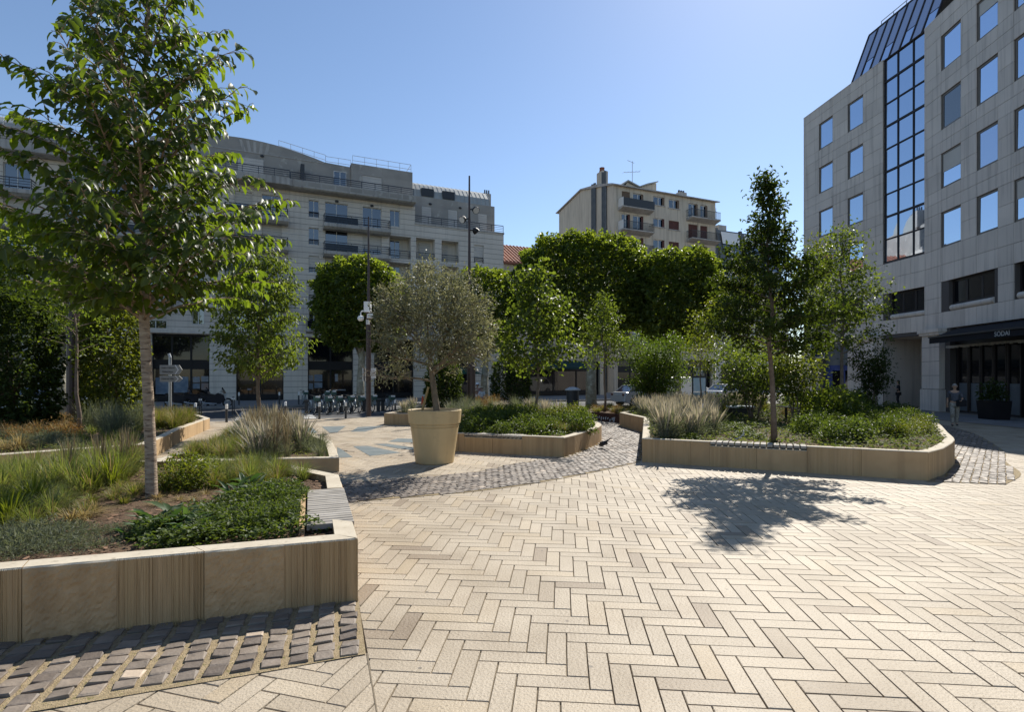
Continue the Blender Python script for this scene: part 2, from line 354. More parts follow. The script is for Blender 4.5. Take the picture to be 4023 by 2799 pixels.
# ---------------------------------------------------------------- outlines measured on the photograph (metres)
def xy(x, y, z=0): p = G(x, y, z); return (p.x, p.y)
WT = .18
A0 = Vector((-1.30, 4.60)); Ad = Vector((-2.32, -.75)).normalized(); As = Vector((-1.12, 3.02))
bedA = [tuple(A0), tuple(A0+Ad*5.2), (-7.4, 5.2), (-6.5, 8.9), (-4.2, 9.1), tuple(A0+As)]
bedB = [(-3.47,10.94), (-4.05,12.5), (-4.6,13.9), (-6.2,16.4), (-8.2,18.6), (-9.3,18.2), (-8.3,15.6), (-7.3,13.2), (-7.0,10.5)]
bedC = [(-9.97,10.6), (-8.25,12.3), (-8.9,14.0), (-9.75,16.0), (-11.2,20.2), (-13,22.4), (-19,21.5), (-21,14), (-16.5,7.6)]
bedM = [(-2.3,14.25), (-1.375,13.99), (1.24,12.96)]+smooth_line([(1.55,13.5),(2.5,15.7),(2.75,17.3),(2.2,19.0)],4)+[(.6,19.6),(-1.2,19.2),(-2.6,16.8)]
bedK = [(-5.13,21.85), (-3.1,21.3), (-1.0,20.5), (1.2,21.4), (2.0,24.5), (-1,26.5), (-4.6,25.6)]
bedQ = [(3.55,24.3), (4.46,22.7), (7.6,23.6), (9.5,28.5), (4.5,29.5), (2.37,25.7)]
bedR = [(2.92,12.24), (7.64,10.0)]+smooth_line([(8.35,10.55),(9.75,12.0),(10.95,13.7),(12.9,16.5),(14.6,19.4),(15.9,22.0),(16.7,24.6)],3)+[(16.4,27.3),(12,28),(8,26),(5.6,23.6),(4.21,21.35),(4.5,18.6)]
bandpoly = smooth_line([(-4.6,7.2),(-3.2,7.9),(-2.46,8.27),(-.36,9.19),(1.32,10.57),(2.86,12.2)],5)[:-1]+[(2.9,12.3),(4.45,18.6),(4.2,21.3),(4.4,22.6),(3.5,24.2),(2.3,24.8),(1.9,21.5),(2.2,19.0),(2.7,17.3),(2.5,15.7),(1.24,12.96)]+smooth_line([(1.24,12.96),(.12,12.05),(-.76,10.93),(-2.14,10.2),(-3.3,9.7),(-4.4,9.6)],4)[1:]
stripA = [(-1.30,4.62), (-1.0,3.73), (-1.62,3.49), (-2.68,3.1), (-4.4,2.52), (-6.0,2.0), (-6.4,3.0)]
rightpoly = [(7.5,9.9), (8.74,9.65)]+smooth_line([(8.74,9.65),(10.0,10.7),(11.1,12.24),(12.4,13.7),(13.7,15.5),(15.6,18.4),(17.2,21.6)],4)[1:]+[(16.3,22.5),(14.6,19.4),(12.9,16.5),(10.95,13.7),(9.75,12.0),(8.35,10.55),(7.64,10.0)]
beds = [bedA, bedB, bedC, bedM, bedK, bedQ, bedR]
# ---------------------------------------------------------------- herringbone paving
plaza_poly = [(-30,-6),(40,-6),(40,45)]+[ST(45,0),ST(-30,0)]
pm = MB(); pm.add([(p[0],p[1],-.016) for p in plaza_poly], [tuple(range(len(plaza_poly)))])
paving = tag(pm.build('plaza_paving', m_joint), kind='structure')
PL, PW, JT = .455, .138, .008
def herring(ang, x0, x1, y0, y1):
    a = math.radians(ang); ca, sa = math.cos(a), math.sin(a); out = []
    cx, cy = (x0+x1)/2, (y0+y1)/2; R = math.hypot(x1-x0, y1-y0)/2+1
    n = int(R*2/PW)+2; m2 = int(R*2/PL)+2
    for i in range(-n, n):
        for j in range(-m2, m2):
            bx, by = i*PW+j*PL, -i*PW+j*PL
            if abs(bx) > R or abs(by) > R: continue
            for (ox, oy, w, h) in ((bx, by, PL, PW), (bx+PL, by, PW, PL)):
                px, py = ox+w/2, oy+h/2
                out.append((cx+px*ca-py*sa, cy+px*sa+py*ca, w, h, a))
    return out
def clip_half(poly, p, nrm):
    out = []
    for i in range(len(poly)):
        a, b = poly[i], poly[(i+1)%len(poly)]
        da = (a[0]-p[0])*nrm[0]+(a[1]-p[1])*nrm[1]; db = (b[0]-p[0])*nrm[0]+(b[1]-p[1])*nrm[1]
        if da >= 0: out.append(a)
        if (da >= 0) != (db >= 0):
            t = da/(da-db); out.append((a[0]+(b[0]-a[0])*t, a[1]+(b[1]-a[1])*t))
    return out
S0 = Vector((-1.30, 4.60)); Sd = Vector((.53, -1.5)).normalized(); Sn = Vector((1.5, .53)).normalized()   # seam between the two fields; Sn points right
def drop(x, y):
    for b in beds:
        if inside((x,y), b) and edge_dist((x,y), b) > .3: return True
    for b in (bandpoly, stripA, rightpoly):
        if inside((x,y), b) and edge_dist((x,y), b) > .28: return True
    return False
def seen(x, y, pad=1.05):
    return y > .8 and abs(x) < .94*pad*y+5.5
near = []; far = MB()
def paver_geo(mb, q, z):
    n = len(q); cx = sum(p[0] for p in q)/n; cy = sum(p[1] for p in q)/n
    def sh(d): return [(p[0]-(p[0]-cx)/max(abs(p[0]-cx)+abs(p[1]-cy),1e-6)*d, p[1]-(p[1]-cy)/max(abs(p[0]-cx)+abs(p[1]-cy),1e-6)*d) for p in q]
    i1 = sh(.006); vs = [(p[0],p[1],-.02) for p in q]+[(p[0],p[1],z-.005) for p in q]+[(p[0],p[1],z) for p in i1]
    fs = [tuple(range(2*n,3*n))]
    for k in (0, n): fs += [(k+i, k+(i+1)%n, k+n+(i+1)%n, k+n+i) for i in range(n)]
    mb.add(vs, fs)
def field(ang, x0, x1, y0, y1, side):
    for (cx, cy, w, h, a) in herring(ang, x0, x1, y0, y1):
        if not (x0 < cx < x1 and y0 < cy < y1) or not seen(cx, cy) or drop(cx, cy): continue
        if (cy-EDGE.y)*U.x-(cx-EDGE.x)*U.y > -.25: continue
        ca, sa = math.cos(a), math.sin(a); hw, hh = (w-JT)/2, (h-JT)/2
        q = [(cx+dx*ca-dy*sa, cy+dx*sa+dy*ca) for dx, dy in ((-hw,-hh),(hw,-hh),(hw,hh),(-hw,hh))]
        if cy < 5.2:
            full = q
            q = clip_half(q, S0+Sn*(.004*side), tuple(Sn*side)) if side else q
            if len(q) < 3: continue
        elif side < 0: continue
        z = random.uniform(-.0015, .0015)
        near.append(((cy*cy+.3*cx*cx)+(0 if (cy > 2.9 and abs(cx)/cy < .96) else 900), q, z))
field(-5.2, -30, 30, .8, 14, 1)
field(-5.2+0.0, -30, 30, 14, 40, 1)
field(-16.5, -8, 1, .6, 5.2, -1)
near.sort(key=lambda e: e[0])
for k, (d, q, z) in enumerate(near):
    if k < 300:
        mb = MB(); c = (sum(p[0] for p in q)/len(q), sum(p[1] for p in q)/len(q))
        paver_geo(mb, [(p[0]-c[0], p[1]-c[1]) for p in q], z); mb.build('paver', m_paver, paving, (c[0], c[1], 0))
    else: paver_geo(far, q, z)
tag(far.build('paver_field', m_paver, paving), kind='stuff')
# dark metal edge along the seam and along the cobble bands
em = MB(); a, b = S0+Sd*.9, S0+Sd*4.2; em.tube([(a.x,a.y,-.004),(b.x,b.y,-.004)], .006, 5); em.build('seam_edge', m_joint, paving)
# painted teal shapes on the far paving
def painted(pts):
    mb = MB(); mb.add([(p[0],p[1],.0045) for p in pts], [tuple(range(len(pts)))]); mb.build('painted_triangle', m_teal, paving)
def zz(x, y): return xy((1150+x/2.4567)/4023*2295.5, (1200+y/2.4567)/4023*2295.5)
for pts in ([(280,1177),(515,1170),(425,1235),(355,1235)],[(60,1190),(190,1185),(240,1235),(85,1242)],[(630,1180),(880,1168),(700,1225),(560,1225)],
            [(580,1365),(720,1362),(1045,1428),(745,1460)],[(780,1345),(910,1342),(1170,1378),(1160,1405),(1000,1385)],[(430,1375),(470,1395),(580,1472),(450,1478),(430,1440)],[(920,1322),(1010,1290),(1165,1295),(1165,1330)],[(-40,1270),(20,1255),(40,1300),(-60,1320)]):
    painted([zz(*p) for p in pts])
# ---------------------------------------------------------------- cobbles
def cobble_mesh(sx, sy, hz, seed):
    r = random.Random(seed); j = lambda s: r.uniform(-s, s); mb = MB(); P = []
    for z, q, jj in ((-.02, 0, .005), (hz*.7, .001, .006), (hz, .009, .006)):
        for a, b in ((-1,-1),(1,-1),(1,1),(-1,1)): P.append((a*(sx/2-q)+j(jj), b*(sy/2-q)+j(jj), z+(j(.006) if z > 0 else 0)))
    mb.add(P, [(8,9,10,11)]+[(k+i, k+(i+1)%4, k+4+(i+1)%4, k+4+i) for k in (0,4) for i in range(4)]); return mb
cob_protos = [cobble_mesh(.122, .098, .015, s).mesh('cobble', m_cobble) for s in range(9)]
cob_tight = [cobble_mesh(.128, .112, .012, s+40).mesh('cobble', m_cobble) for s in range(9)]
def cobbles(name, poly, ang, du, dv, protos, lim, inset, jit, stag=.5, z=.006):
    mb = MB(); mb.add([(p[0],p[1],z) for p in poly], [tuple(range(len(poly)))])
    bed = tag(mb.build(name, m_sand), kind='structure')
    xs = [p[0] for p in poly]; ys = [p[1] for p in poly]; a = math.radians(ang); L = []
    cx, cy = poly[0]; R = int(40/du)
    for i in range(-R, R):
        for j in range(-R, R):
            u = (i+.44+(stag if j%2 else 0))*du; v = (j+.5)*dv
            x = cx+u*math.cos(a)-v*math.sin(a)+random.uniform(-jit,jit); y = cy+u*math.sin(a)+v*math.cos(a)+random.uniform(-jit,jit)
            if not (min(xs) < x < max(xs) and min(ys) < y < max(ys)) or not seen(x, y): continue
            if inside((x,y), poly) and edge_dist((x,y), poly) > inset and not any(inside((x,y), b) for b in beds): L.append((x, y))
    L.sort(key=lambda p: p[1]**2+.2*p[0]**2); st = MB()
    for k, (x, y) in enumerate(L):
        me = random.choice(protos); rz = a+random.uniform(-.07,.07)+(PI if random.random() < .5 else 0)
        if k < lim: link('cobble', me, bed, (x, y, z+random.uniform(-.004,.003)), (random.uniform(-.03,.03), random.uniform(-.03,.03), rz))
        else:
            co, si = math.cos(rz), math.sin(rz); b = len(st.v); zz_ = z+random.uniform(-.004,.003)
            st.add([(x+v.co.x*co-v.co.y*si, y+v.co.x*si+v.co.y*co, zz_+v.co.z) for v in me.vertices], [tuple(p.vertices) for p in me.polygons])
    if st.v: tag(st.build('cobble_field', m_cobble, bed), kind='stuff')
    return bed
cobbles('cobble_strip', stripA, math.degrees(math.atan2(.75,2.32)), .166, .118, cob_protos, 300, .02, .006, .05)
cobbles('cobble_path', bandpoly, 32, .140, .122, cob_tight, 300, .05, .006)
cobbles('cobble_apron', rightpoly, 48, .140, .122, cob_tight, 100, .05, .006)
# dark grey slab strip added along the office building to deepen its shade
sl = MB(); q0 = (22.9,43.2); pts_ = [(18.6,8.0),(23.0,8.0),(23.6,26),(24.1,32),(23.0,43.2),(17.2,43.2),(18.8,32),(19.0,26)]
fp = MB(); fp.add([(p[0],p[1],.0055) for p in pts_], [tuple(range(len(pts_)))]); shade_walk = tag(fp.build('shade_pavement', m_joint), kind='structure')
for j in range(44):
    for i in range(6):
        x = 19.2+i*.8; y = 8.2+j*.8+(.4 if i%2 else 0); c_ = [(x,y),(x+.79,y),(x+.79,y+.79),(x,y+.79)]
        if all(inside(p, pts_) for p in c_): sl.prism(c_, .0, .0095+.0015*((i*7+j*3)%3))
tag(sl.build('shade_slab', M('shade_grey_slab', (.17,.165,.16), (.22,.21,.205), scale=2, rough=.85, isl=.12), shade_walk), kind='stuff')
# ================================================================ planters
def planter(label, poly, h, benches=(), panel=1.15, soil_drop=.07, finish='mix', name='stone_planter', bare=(), dark=True, soilz=None):
    n = len(poly); c = Vector((sum(p[0] for p in poly)/n, sum(p[1] for p in poly)/n))
    ar = sum(poly[i][0]*poly[(i+1)%n][1]-poly[(i+1)%n][0]*poly[i][1] for i in range(n)); sgn = 1 if ar > 0 else -1
    T = thing(name, label, 'planter', (c.x, c.y, 0)); P = [Vector(p)-c for p in poly]
    def inner(i):
        e0 = (P[i]-P[i-1]).normalized(); e1 = (P[(i+1)%n]-P[i]).normalized()
        n0 = Vector((-e0.y, e0.x))*sgn; n1 = Vector((-e1.y, e1.x))*sgn; m = (n0+n1); m.normalize(); return P[i]+m*(WT/max(m.dot(n1), .35))
    I = [inner(i) for i in range(n)]; z0 = -.03; cnt = 0
    for i in range(n):
        a, b, ia, ib = P[i], P[(i+1)%n], I[i], I[(i+1)%n]; L = (b-a).length
        if i in bare: continue
        cuts = [0.0]; k = max(1, round(L/panel)); sp = next((s for s in benches if s[0] == i), None)
        cuts = [q/k for q in range(k+1)]
        if sp: cuts = sorted({q for q in cuts if abs(q-sp[1]) > .05 and abs(q-sp[2]) > .05 and (q < sp[1] or q > sp[2])} | {sp[1], sp[2], (sp[1]+sp[2])/2})
        for s0, s1 in zip(cuts[:-1], cuts[1:]):
            low = sp and s0 >= sp[1]-1e-6 and s1 <= sp[2]+1e-6
            hh = h-.085 if low else h
            g_ = (.003 if (finish != 'near' or cnt%2 == 0) else .0)/L; g2 = (.003 if (finish != 'near' or cnt%2 == 1) else .0)/L; o0, o1 = a.lerp(b, s0+g_), a.lerp(b, s1-g2); i0, i1 = ia.lerp(ib, s0+g_), ia.lerp(ib, s1-g2)
            mb = MB(); t = (b-a).normalized(); nn = Vector((t.y, -t.x))*sgn; wl = (o1-o0).length; style = cnt%2; cnt += 1
            cham = .012
            if finish == 'near' and style == 0:   # hand tooled vertical flutes
                pts = []; x = 0.0; r = random.Random(cnt)
                while x < wl:
                    pts.append((x, -r.choice((0,.001,.002)))); x += r.uniform(.006,.010); pts.append((x, -r.choice((.004,.005,.008)))); x += r.uniform(.003,.004)
                pts.append((wl, 0)); pts[0] = (0, 0)
            elif finish == 'near': pts = [(0,0)]+[(wl*q/8, random.uniform(-.004,.005)) for q in range(1,8)]+[(wl,0)]
            else: pts = [(0,0),(wl,0)]
            lo = [(o0+t*p[0]+nn*p[1]) for p in pts]
            vs = [(*p,z0) for p in lo]+[(*p,hh-cham) for p in lo]+[(*(o0+t*p[0]-nn*cham),hh) for p in pts]+[(*i0,z0),(*i1,z0),(*i0,hh),(*i1,hh)]
            m = len(pts); fs = []
            for q in range(m-1): fs += [(q,q+1,m+q+1,m+q), (m+q,m+q+1,2*m+q+1,2*m+q)]
            b4 = 3*m; fs += [tuple([2*m+q for q in range(m)]+[b4+3,b4+2]), (b4+1,b4,b4+2,b4+3), (b4,0,m,2*m,b4+2), (m-1,b4+1,b4+3,3*m-1,2*m-1)]
            if sgn < 0: fs = [tuple(reversed(f)) for f in fs]
            mb.add(vs, fs)
            mb.m = [0 if k < 2*(m-1) and k%2 == 0 else (1 if (k < 2*(m-1) or k == 2*(m-1)) else 0) for k in range(len(fs))]
            if finish == 'near' and style == 1:   # hammered face: an uneven skin of real relief
                nx, nz = 30, 22; vs = []; rg_ = np.random.default_rng(cnt)
                for zi in range(nz+1):
                    for xi in range(nx+1):
                        ed = min(xi, nx-xi, zi, nz-zi); d = 0 if ed == 0 else .003+.010*rg_.random()**1.7+.004*rg_.random()
                        q_ = o0+t*(wl*xi/nx)+nn*d; vs.append((q_.x, q_.y, z0+(hh-cham-z0)*zi/nz))
                fq = [(zi*(nx+1)+xi, zi*(nx+1)+xi+1, (zi+1)*(nx+1)+xi+1, (zi+1)*(nx+1)+xi) for zi in range(nz) for xi in range(nx)]
                if sgn < 0: fq = [tuple(reversed(f)) for f in fq]
                mb.add(vs, fq)
            mb.build('wall_block', [m_flute if (style == 0 or finish == 'flute') else (m_rough if finish == 'near' else m_lime), m_coping], T)
        if sp:
            w = sp[3]; s0, s1 = a.lerp(b, sp[1]), a.lerp(b, sp[2]); t = (s1-s0).normalized(); nn = Vector((t.y,-t.x))*sgn; Ls = (s1-s0).length
            ns = int(Ls/sp[4]); ang = math.atan2(t.y, t.x); me = MB().cbox((0,0,0), sp[4]-.016, w, .05, 0, .004).mesh('slat', m_slat)
            bn = MB(); q0 = s0+t*.03-nn*.10; q1 = s1-t*.03-nn*.10
            for off in (.08, w-.1):
                p0, p1 = s0+t*.02-nn*off, s1-t*.02-nn*off; bn.tube([(*p0,h-.068),(*p1,h-.068)], .014, 4)
            # the strip of wood frame below the slats
            bf = bn.build('bench_frame', m_dark, T)
            for q in range(ns):
                p = s0+t*((q+.5)*Ls/ns)-nn*(w/2-.012); o = link('slat', me, T, (p.x, p.y, h-.027+random.uniform(-.0015,.0015)), (0, 0, ang))
            # low inner wall that carries the back of the bench
            bw = MB(); c0 = s0-nn*(w+.005); c1 = s1-nn*(w+.005); d0 = c0-nn*.05; d1 = c1-nn*.05
            bw.prism([tuple(c0),tuple(c1),tuple(d1),tuple(d0)] if sgn > 0 else [tuple(d0),tuple(d1),tuple(c1),tuple(c0)], 0, h-.03); bw.build('bench_back_wall', m_lime, T)
    sm = MB(); J = [p+(p-P[i])*0 for i, p in enumerate(I)]
    q = 14; zs = (soilz if soilz else h-soil_drop)
    sm.add([(p.x,p.y,zs) for p in J], [tuple(range(n)) if sgn > 0 else tuple(range(n-1,-1,-1))])
    sm.build('soil', m_soil, T); return T
HA, HB, HC, HM, HK, HQ, HR = .542, .29, .40, .471, .469, .36, .53
planter('pale stone planter with a slatted bench notch, nearest on the left', bedA, HA, [(5, .30, .82, .42, .085)], finish='near', soilz=.46, panel=.58)
planter('low stone planter behind the nearest one, with tall lavender at its corner', bedB, HB)
planter('long stone planter at the left edge with clipped hornbeam columns in it', bedC, HC)
planter('stone planter behind the big pot, with dark bench slats beside the pot', bedM, HM, [(1, 0.06, .62, .36, .11)])
planter('low square-cornered stone planter half hidden behind the big pot', bedK, HK)
planter('large stone planter on the right with a slatted bench in its front wall', bedR, HR, [(0, .275, .625, .40, .115)])
Tq = planter('rust-brown fronted planter in the middle distance with orange grasses', bedQ, HQ, bare=(0,), name='steel_planter')
c = Vector(Tq.location[:2]); a = Vector(bedQ[0])-c; b = Vector(bedQ[1])-c
mb = MB(); n_ = Vector((-(b-a).y, (b-a).x)).normalized(); mb.prism([tuple(a), tuple(b), tuple(b+n_*.03), tuple(a+n_*.03)], -.02, HQ+.01); mb.build('steel_panel', m_corten, Tq)
fm = MB(); r = random.Random(3); t = (b-a).normalized(); nf = Vector((t.y, -t.x))
for k in range(11):   # little cut-out figures on the steel face
    x = .1+k*.145; hgt = r.uniform(.07,.14); p = a+t*x+nf*.006; z = .07+r.uniform(0,.09)
    fm.cbox((p.x,p.y,z), r.uniform(.02,.06), .006, hgt, math.atan2(t.y,t.x)); fm.cbox((p.x+t.x*.03,p.y+t.y*.03,z+hgt/2), .05, .006, .025, math.atan2(t.y,t.x))
p = a+t*1.5+nf*.006
for dx, dz, w_, h_ in ((0,.10,.03,.12),(0,.19,.05,.05),(-.03,.14,.10,.025),(-.02,.05,.025,.08),(.03,.05,.025,.08)):
    fm.cbox((p.x+t.x*dx,p.y+t.y*dx,dz), w_, .006, h_, math.atan2(t.y,t.x))
fm.build('cutout_figures', m_offwhite, Tq)
# thin dark mat of bark chips on the open soil around the foreground tree
cv = []; cf = []
for i in range(5200):
    x, y = RNG.uniform(-6.2,-1.4), RNG.uniform(3.8,8.8)
    if not inside((x,y), bedA) or edge_dist((x,y), bedA) < .2: continue
    s = RNG.uniform(.008,.03); w = s*RNG.uniform(.25,.6); a = RNG.uniform(0,6.28); z = .462+RNG.uniform(0,.012); tl = RNG.uniform(-.25,.25)
    ca, sa = math.cos(a)*s, math.sin(a)*s; cb, sb = -math.sin(a)*w, math.cos(a)*w; k = len(cv)
    cv += [(x-ca-cb,y-sa-sb,z-tl*s),(x+ca-cb,y+sa-sb,z+tl*s),(x+ca+cb,y+sa+sb,z+tl*s+.006),(x-ca+cb,y-sa+sb,z-tl*s+.006)]; cf.append((k,k+1,k+2,k+3))
o = link('bark_mulch', np_mesh('bark_mulch', cv, [np.array(cf)], m_chip)); tag(o, 'brown bark mulch on the soil round the foreground tree', 'mulch', kind='stuff')

# dry weeds in the cobble joints along the foot of the planters
wv = []; wf = []
for (a, b, n) in (((1.3,12.95),(2.62,15.8),150),((2.95,12.3),(4.3,17.8),120),((-1.4,4.5),(-4.6,3.47),90),((8.3,10.45),(10.9,13.5),110)):
    d_ = (Vector(b)-Vector(a)); nn = Vector((d_.y,-d_.x)).normalized()
    for k in range(n):
        q = Vector(a)+d_*random.random()+nn*abs(random.gauss(0,.05))*(1 if a != (2.95,12.3) else -1)
        for j in range(4):
            an = random.uniform(0,6.28); L_ = random.uniform(.02,.07); e = Vector((math.cos(an),math.sin(an)))*L_*.7; i0 = len(wv); sd = Vector((-e.y,e.x)).normalized()*.003
            wv += [(q.x-sd.x,q.y-sd.y,.006),(q.x+sd.x,q.y+sd.y,.006),(q.x+e.x,q.y+e.y,.01+L_*.7)]; wf.append((i0,i0+1,i0+2))
tag(link('weeds', np_mesh('weeds', wv, [np.array(wf)], L_straw)), 'dry weeds along the foot of the planters', 'weeds', kind='stuff')
# ================================================================ buildings
def bthing(name, label, cat, O, u):
    return thing(name, label, cat, (O[0], O[1], 0), math.atan2(u[1], u[0]))
def win(T, x0, x1, z0, z1, y=.2, kind='glass', frame=None, glass=None, mull=1, shut=None, bar=.05):
    frame = frame or m_frame; glass = glass or m_glass; shut = shut or m_shut; r = random.random()
    f = MB(); d = .05
    f.box(x0, x0+bar, y-d, y, z0, z1); f.box(x1-bar, x1, y-d, y, z0, z1); f.box(x0+bar, x1-bar, y-d, y, z0, z0+bar); f.box(x0+bar, x1-bar, y-d, y, z1-bar, z1)
    for k in range(1, mull+1):
        xm = x0+(x1-x0)*k/(mull+1); f.box(xm-bar*.6, xm+bar*.6, y-d+.004, y-.003, z0+bar, z1-bar)
    w = f.build('window', frame, T)
    p = MB(); p.quad((x0+bar,y-.012,z0+bar),(x1-bar,y-.012,z0+bar),(x1-bar,y-.012,z1-bar),(x0+bar,y-.012,z1-bar)); p.build('pane', glass, w)
    if kind in ('shut', 'half'):
        s = MB(); zb = z0+.02 if kind == 'shut' else z0+(z1-z0)*random.uniform(.3,.7); n = max(4, int((z1-zb)/.22))
        for k in range(n):
            a = zb+(z1-zb)*k/n; b = zb+(z1-zb)*(k+1)/n-.012; s.box(x0+.01, x1-.01, y-.10, y-.07-.004*(k%2), a, b)
        s.build('roller_shutter', shut, w)
    return w
def rail_bars(f, x0, x1, y, z0, z1, n=4, posts=1.2):
    for k in range(n):
        z = z0+(z1-z0)*(k+1)/n; r = .028 if k == n-1 else .016; f.box(x0, x1, y-r, y+r, z-r, z+r)
    m = max(1, round((x1-x0)/posts))
    for k in range(m+1):
        x = x0+(x1-x0)*k/m; f.box(x-.02, x+.02, y-.019, y+.019, z0-.05, z1-.02)
def side_bars(f, x, y0, y1, z0, z1, n=4):
    for k in range(n):
        z = z0+(z1-z0)*(k+1)/n; r = .028 if k == n-1 else .016; f.box(x-r, x+r, y0, y1, z-r, z+r)
def balcony(T, x0, x1, z, dep, slab=.5, rail=.85, mat=None, panel=True):
    s = MB(); s.extr([(-dep,z-slab*.55),(-dep,z),(-.002,z),(-.002,z-slab*.9),(-dep+.25,z-slab*.9)], 0, x0, x1); b = s.build('balcony', mat or m_slab, T)
    f = MB(); rail_bars(f, x0+.05, x1-.05, -dep+.07, z, z+rail); side_bars(f, x0+.07, -dep+.07, -.02, z, z+rail); side_bars(f, x1-.07, -dep+.07, -.02, z, z+rail)
    f.build('railing', m_navy, b)
    if panel:
        p = MB(); p.quad((x0+.12,-dep+.085,z+.06),((x0+x1)/2,-dep+.085,z+.06),((x0+x1)/2,-dep+.085,z+rail-.12),(x0+.12,-dep+.085,z+rail-.12)); p.build('glass_panel', m_shopglass, b)
    return b
def wall_lamp(T, x, y, z):
    MB().ell((x, y-.06, z), (.16,.09,.11), 8, 5).build('wall_lamp', m_dark, T)
# ---------------------------------------------------------------- the long stone apartment building on the left
OL = (-17.05, 46.5)
TB = bthing('apartment_building', 'long pale stone apartment building with balconies and an arched attic, across the street', 'building', OL, U)
heads = [7.55, 9.93, 12.3, 14.7, 17.05]; XL, XR = -34.0, 17.75
ops = []; wins = []
for r, h in enumerate(heads):
    base = -12.0
    for x0, x1, typ in ((-.28,.55,'w'),(1.05,2.95,'d'),(4.2,5.85,'d'),(6.6,7.5,'e'),(-5.9,-4.6,'d'),(-3.9,-2.4,'d'),(-8.9,-8.05,'w'),(-12.1,-10.6,'d'),(-14.4,-12.9,'d'),(-17.0,-16.1,'w'),(-20.4,-18.9,'d'),(-23,-21.6,'d'),(-26,-25.1,'w')):
        if typ == 'e':
            if r == 4: ops.append((6.6,7.5,h-1.45,h,.2)); wins.append((6.6,7.5,h-1.45,h,.2,'glass'))
            continue
        z0 = h-1.45 if typ == 'w' else h-2.0; ops.append((x0,x1,z0,h,.2)); k = random.choice(['glass','glass','half','glass','shut'])
        if x0 == -.28: k = ['glass','shut','half','glass','glass'][r]
        if x0 == 1.05: k = ['shut','glass','half','glass','glass'][r]
        if x0 == 4.2: k = ['shut','shut','shut','half','glass'][r]
        wins.append((x0,x1,z0,h,.2,k))
    if r < 4:
        ops.append((6.55,8.5,h-2.0,h+.05,1.2)); wins.append((6.8,7.75,h-1.95,h-.1,1.2,'glass'))
        ops.append((9.0,10.78,h-1.9,h+.1,1.0)); wins.append((9.5,10.55,h-1.85,h-.1,1.0,'shut'))
        ops.append((11.43,13.1,h-1.9,h+.1,1.0)); wins.append((11.6,12.3,h-1.85,h-.1,1.0,'shut'))
        ops.append((14.65,15.65,h-1.75,h,.2)); wins.append((14.65,15.65,h-1.75,h,.2,'shut' if r == 3 else 'half'))
for x0, x1 in ((-11.6,-7.7),(-5.8,-2.25),(-.35,3.4),(5.2,8.8),(11,14.8),(-17.5,-13.6),(-23.4,-19.5)): ops.append((x0,x1,.02,5.3,.45))
w = MB(); jts = [.6+k*.477 for k in range(36)]
w.wall(XL, 8.9, 0, 17.6, [o for o in ops if o[0] < 8.9], jts=jts); w.wall(8.9, XR, 0, 16.0, [o for o in ops if o[0] >= 8.9], jts=jts)
w.quad((XR,0,0),(XR,14,0),(XR,14,16.0),(XR,0,16.0)); w.quad((XL,0,17.6),(8.9,0,17.6),(8.9,14,17.6),(XL,14,17.6)); w.quad((8.9,0,16),(XR,0,16),(XR,14,16),(8.9,14,16)); w.quad((8.9,0,16),(8.9,14,16),(8.9,14,17.6),(8.9,0,17.6))
w.quad((XL,14,0),(XR,14,0),(XR,14,16),(XL,14,16))
for o in ops:   # back of the deep loggias
    if len(o) > 4 and o[4] > .3 and o[2] > 5.3: w.quad((o[0],o[4],o[2]),(o[1],o[4],o[2]),(o[1],o[4],o[3]),(o[0],o[4],o[3]))
w.build('wall', [m_fac, m_facj], TB)
for a in wins: win(TB, *a)
for r, h in enumerate(heads):
    zs = h-2.05
    for x0, x1 in ((.85,6.5),(-6.6,-1.9),(-14.9,-10.1),(-23.4,-18.5)):
        if r == 0 and x0 == .85: balcony(TB, -.5, 6.5, zs+.55, .5, .45, .8)
        elif r > 0: balcony(TB, x0, x1, zs+.02, 1.0, .5, .75)
    if r < 4:
        for x0, x1 in ((6.6,8.45),(9.05,10.72),(11.48,13.05)):
            f = MB(); rail_bars(f, x0, x1, .08, h-1.85, h-1.25, 3); f.build('railing', m_navy, TB)
        f = MB(); rail_bars(f, 14.7, 15.6, .06, h-1.7, h-1.2, 3); f.build('railing', m_navy, TB)
    f = MB(); rail_bars(f, -.26, .53, .06, h-1.42, h-1.0, 3); f.build('railing', m_navy, TB)
    for x in (2.0, 5.0): wall_lamp(TB, x, 0, h+.14)
# projecting band with weathered panels, terraces, attic storeys
s = MB(); s.extr([(-1.0,17.72),(-1.0,18.3),(.3,18.3),(.3,17.62),(-.85,17.62)], 0, -1.8, 8.75); s.extr([(-1.35,17.66),(-1.35,18.22),(.3,18.22),(.3,17.61),(-1.2,17.61)], 0, -12.4, -1.8); s.extr([(-1.0,17.7),(-1.0,18.3),(.3,18.3),(.3,17.62),(-.85,17.62)], 0, XL, -12.4)
s.extr([(-.06,16.0),(-.06,16.16),(.35,16.16),(.35,16.0)], 0, 8.9, XR+.05); s.build('cornice_band', m_slab, TB)
p = MB()
for k in range(9): p.box(-1.55+k*1.14, -.55+k*1.14, -1.012, -.995, 17.86, 18.2)
p.build('band_panel', m_top, TB)
f = MB(); rail_bars(f, -1.75, 8.6, -.75, 18.3, 18.95, 4); rail_bars(f, -12.3, -1.8, -1.15, 18.22, 18.9, 4); rail_bars(f, XL, -12.4, -.75, 18.3, 18.95, 4); rail_bars(f, 8.9, XR, .1, 16.16, 16.85, 4); f.build('terrace_railing', m_navy, TB)
def pr(T, name, x0, x1, y0, y1, z0, z1, mat): m = MB(); m.box(x0,x1,y0,y1,z0,z1); return m.build(name, mat, T)
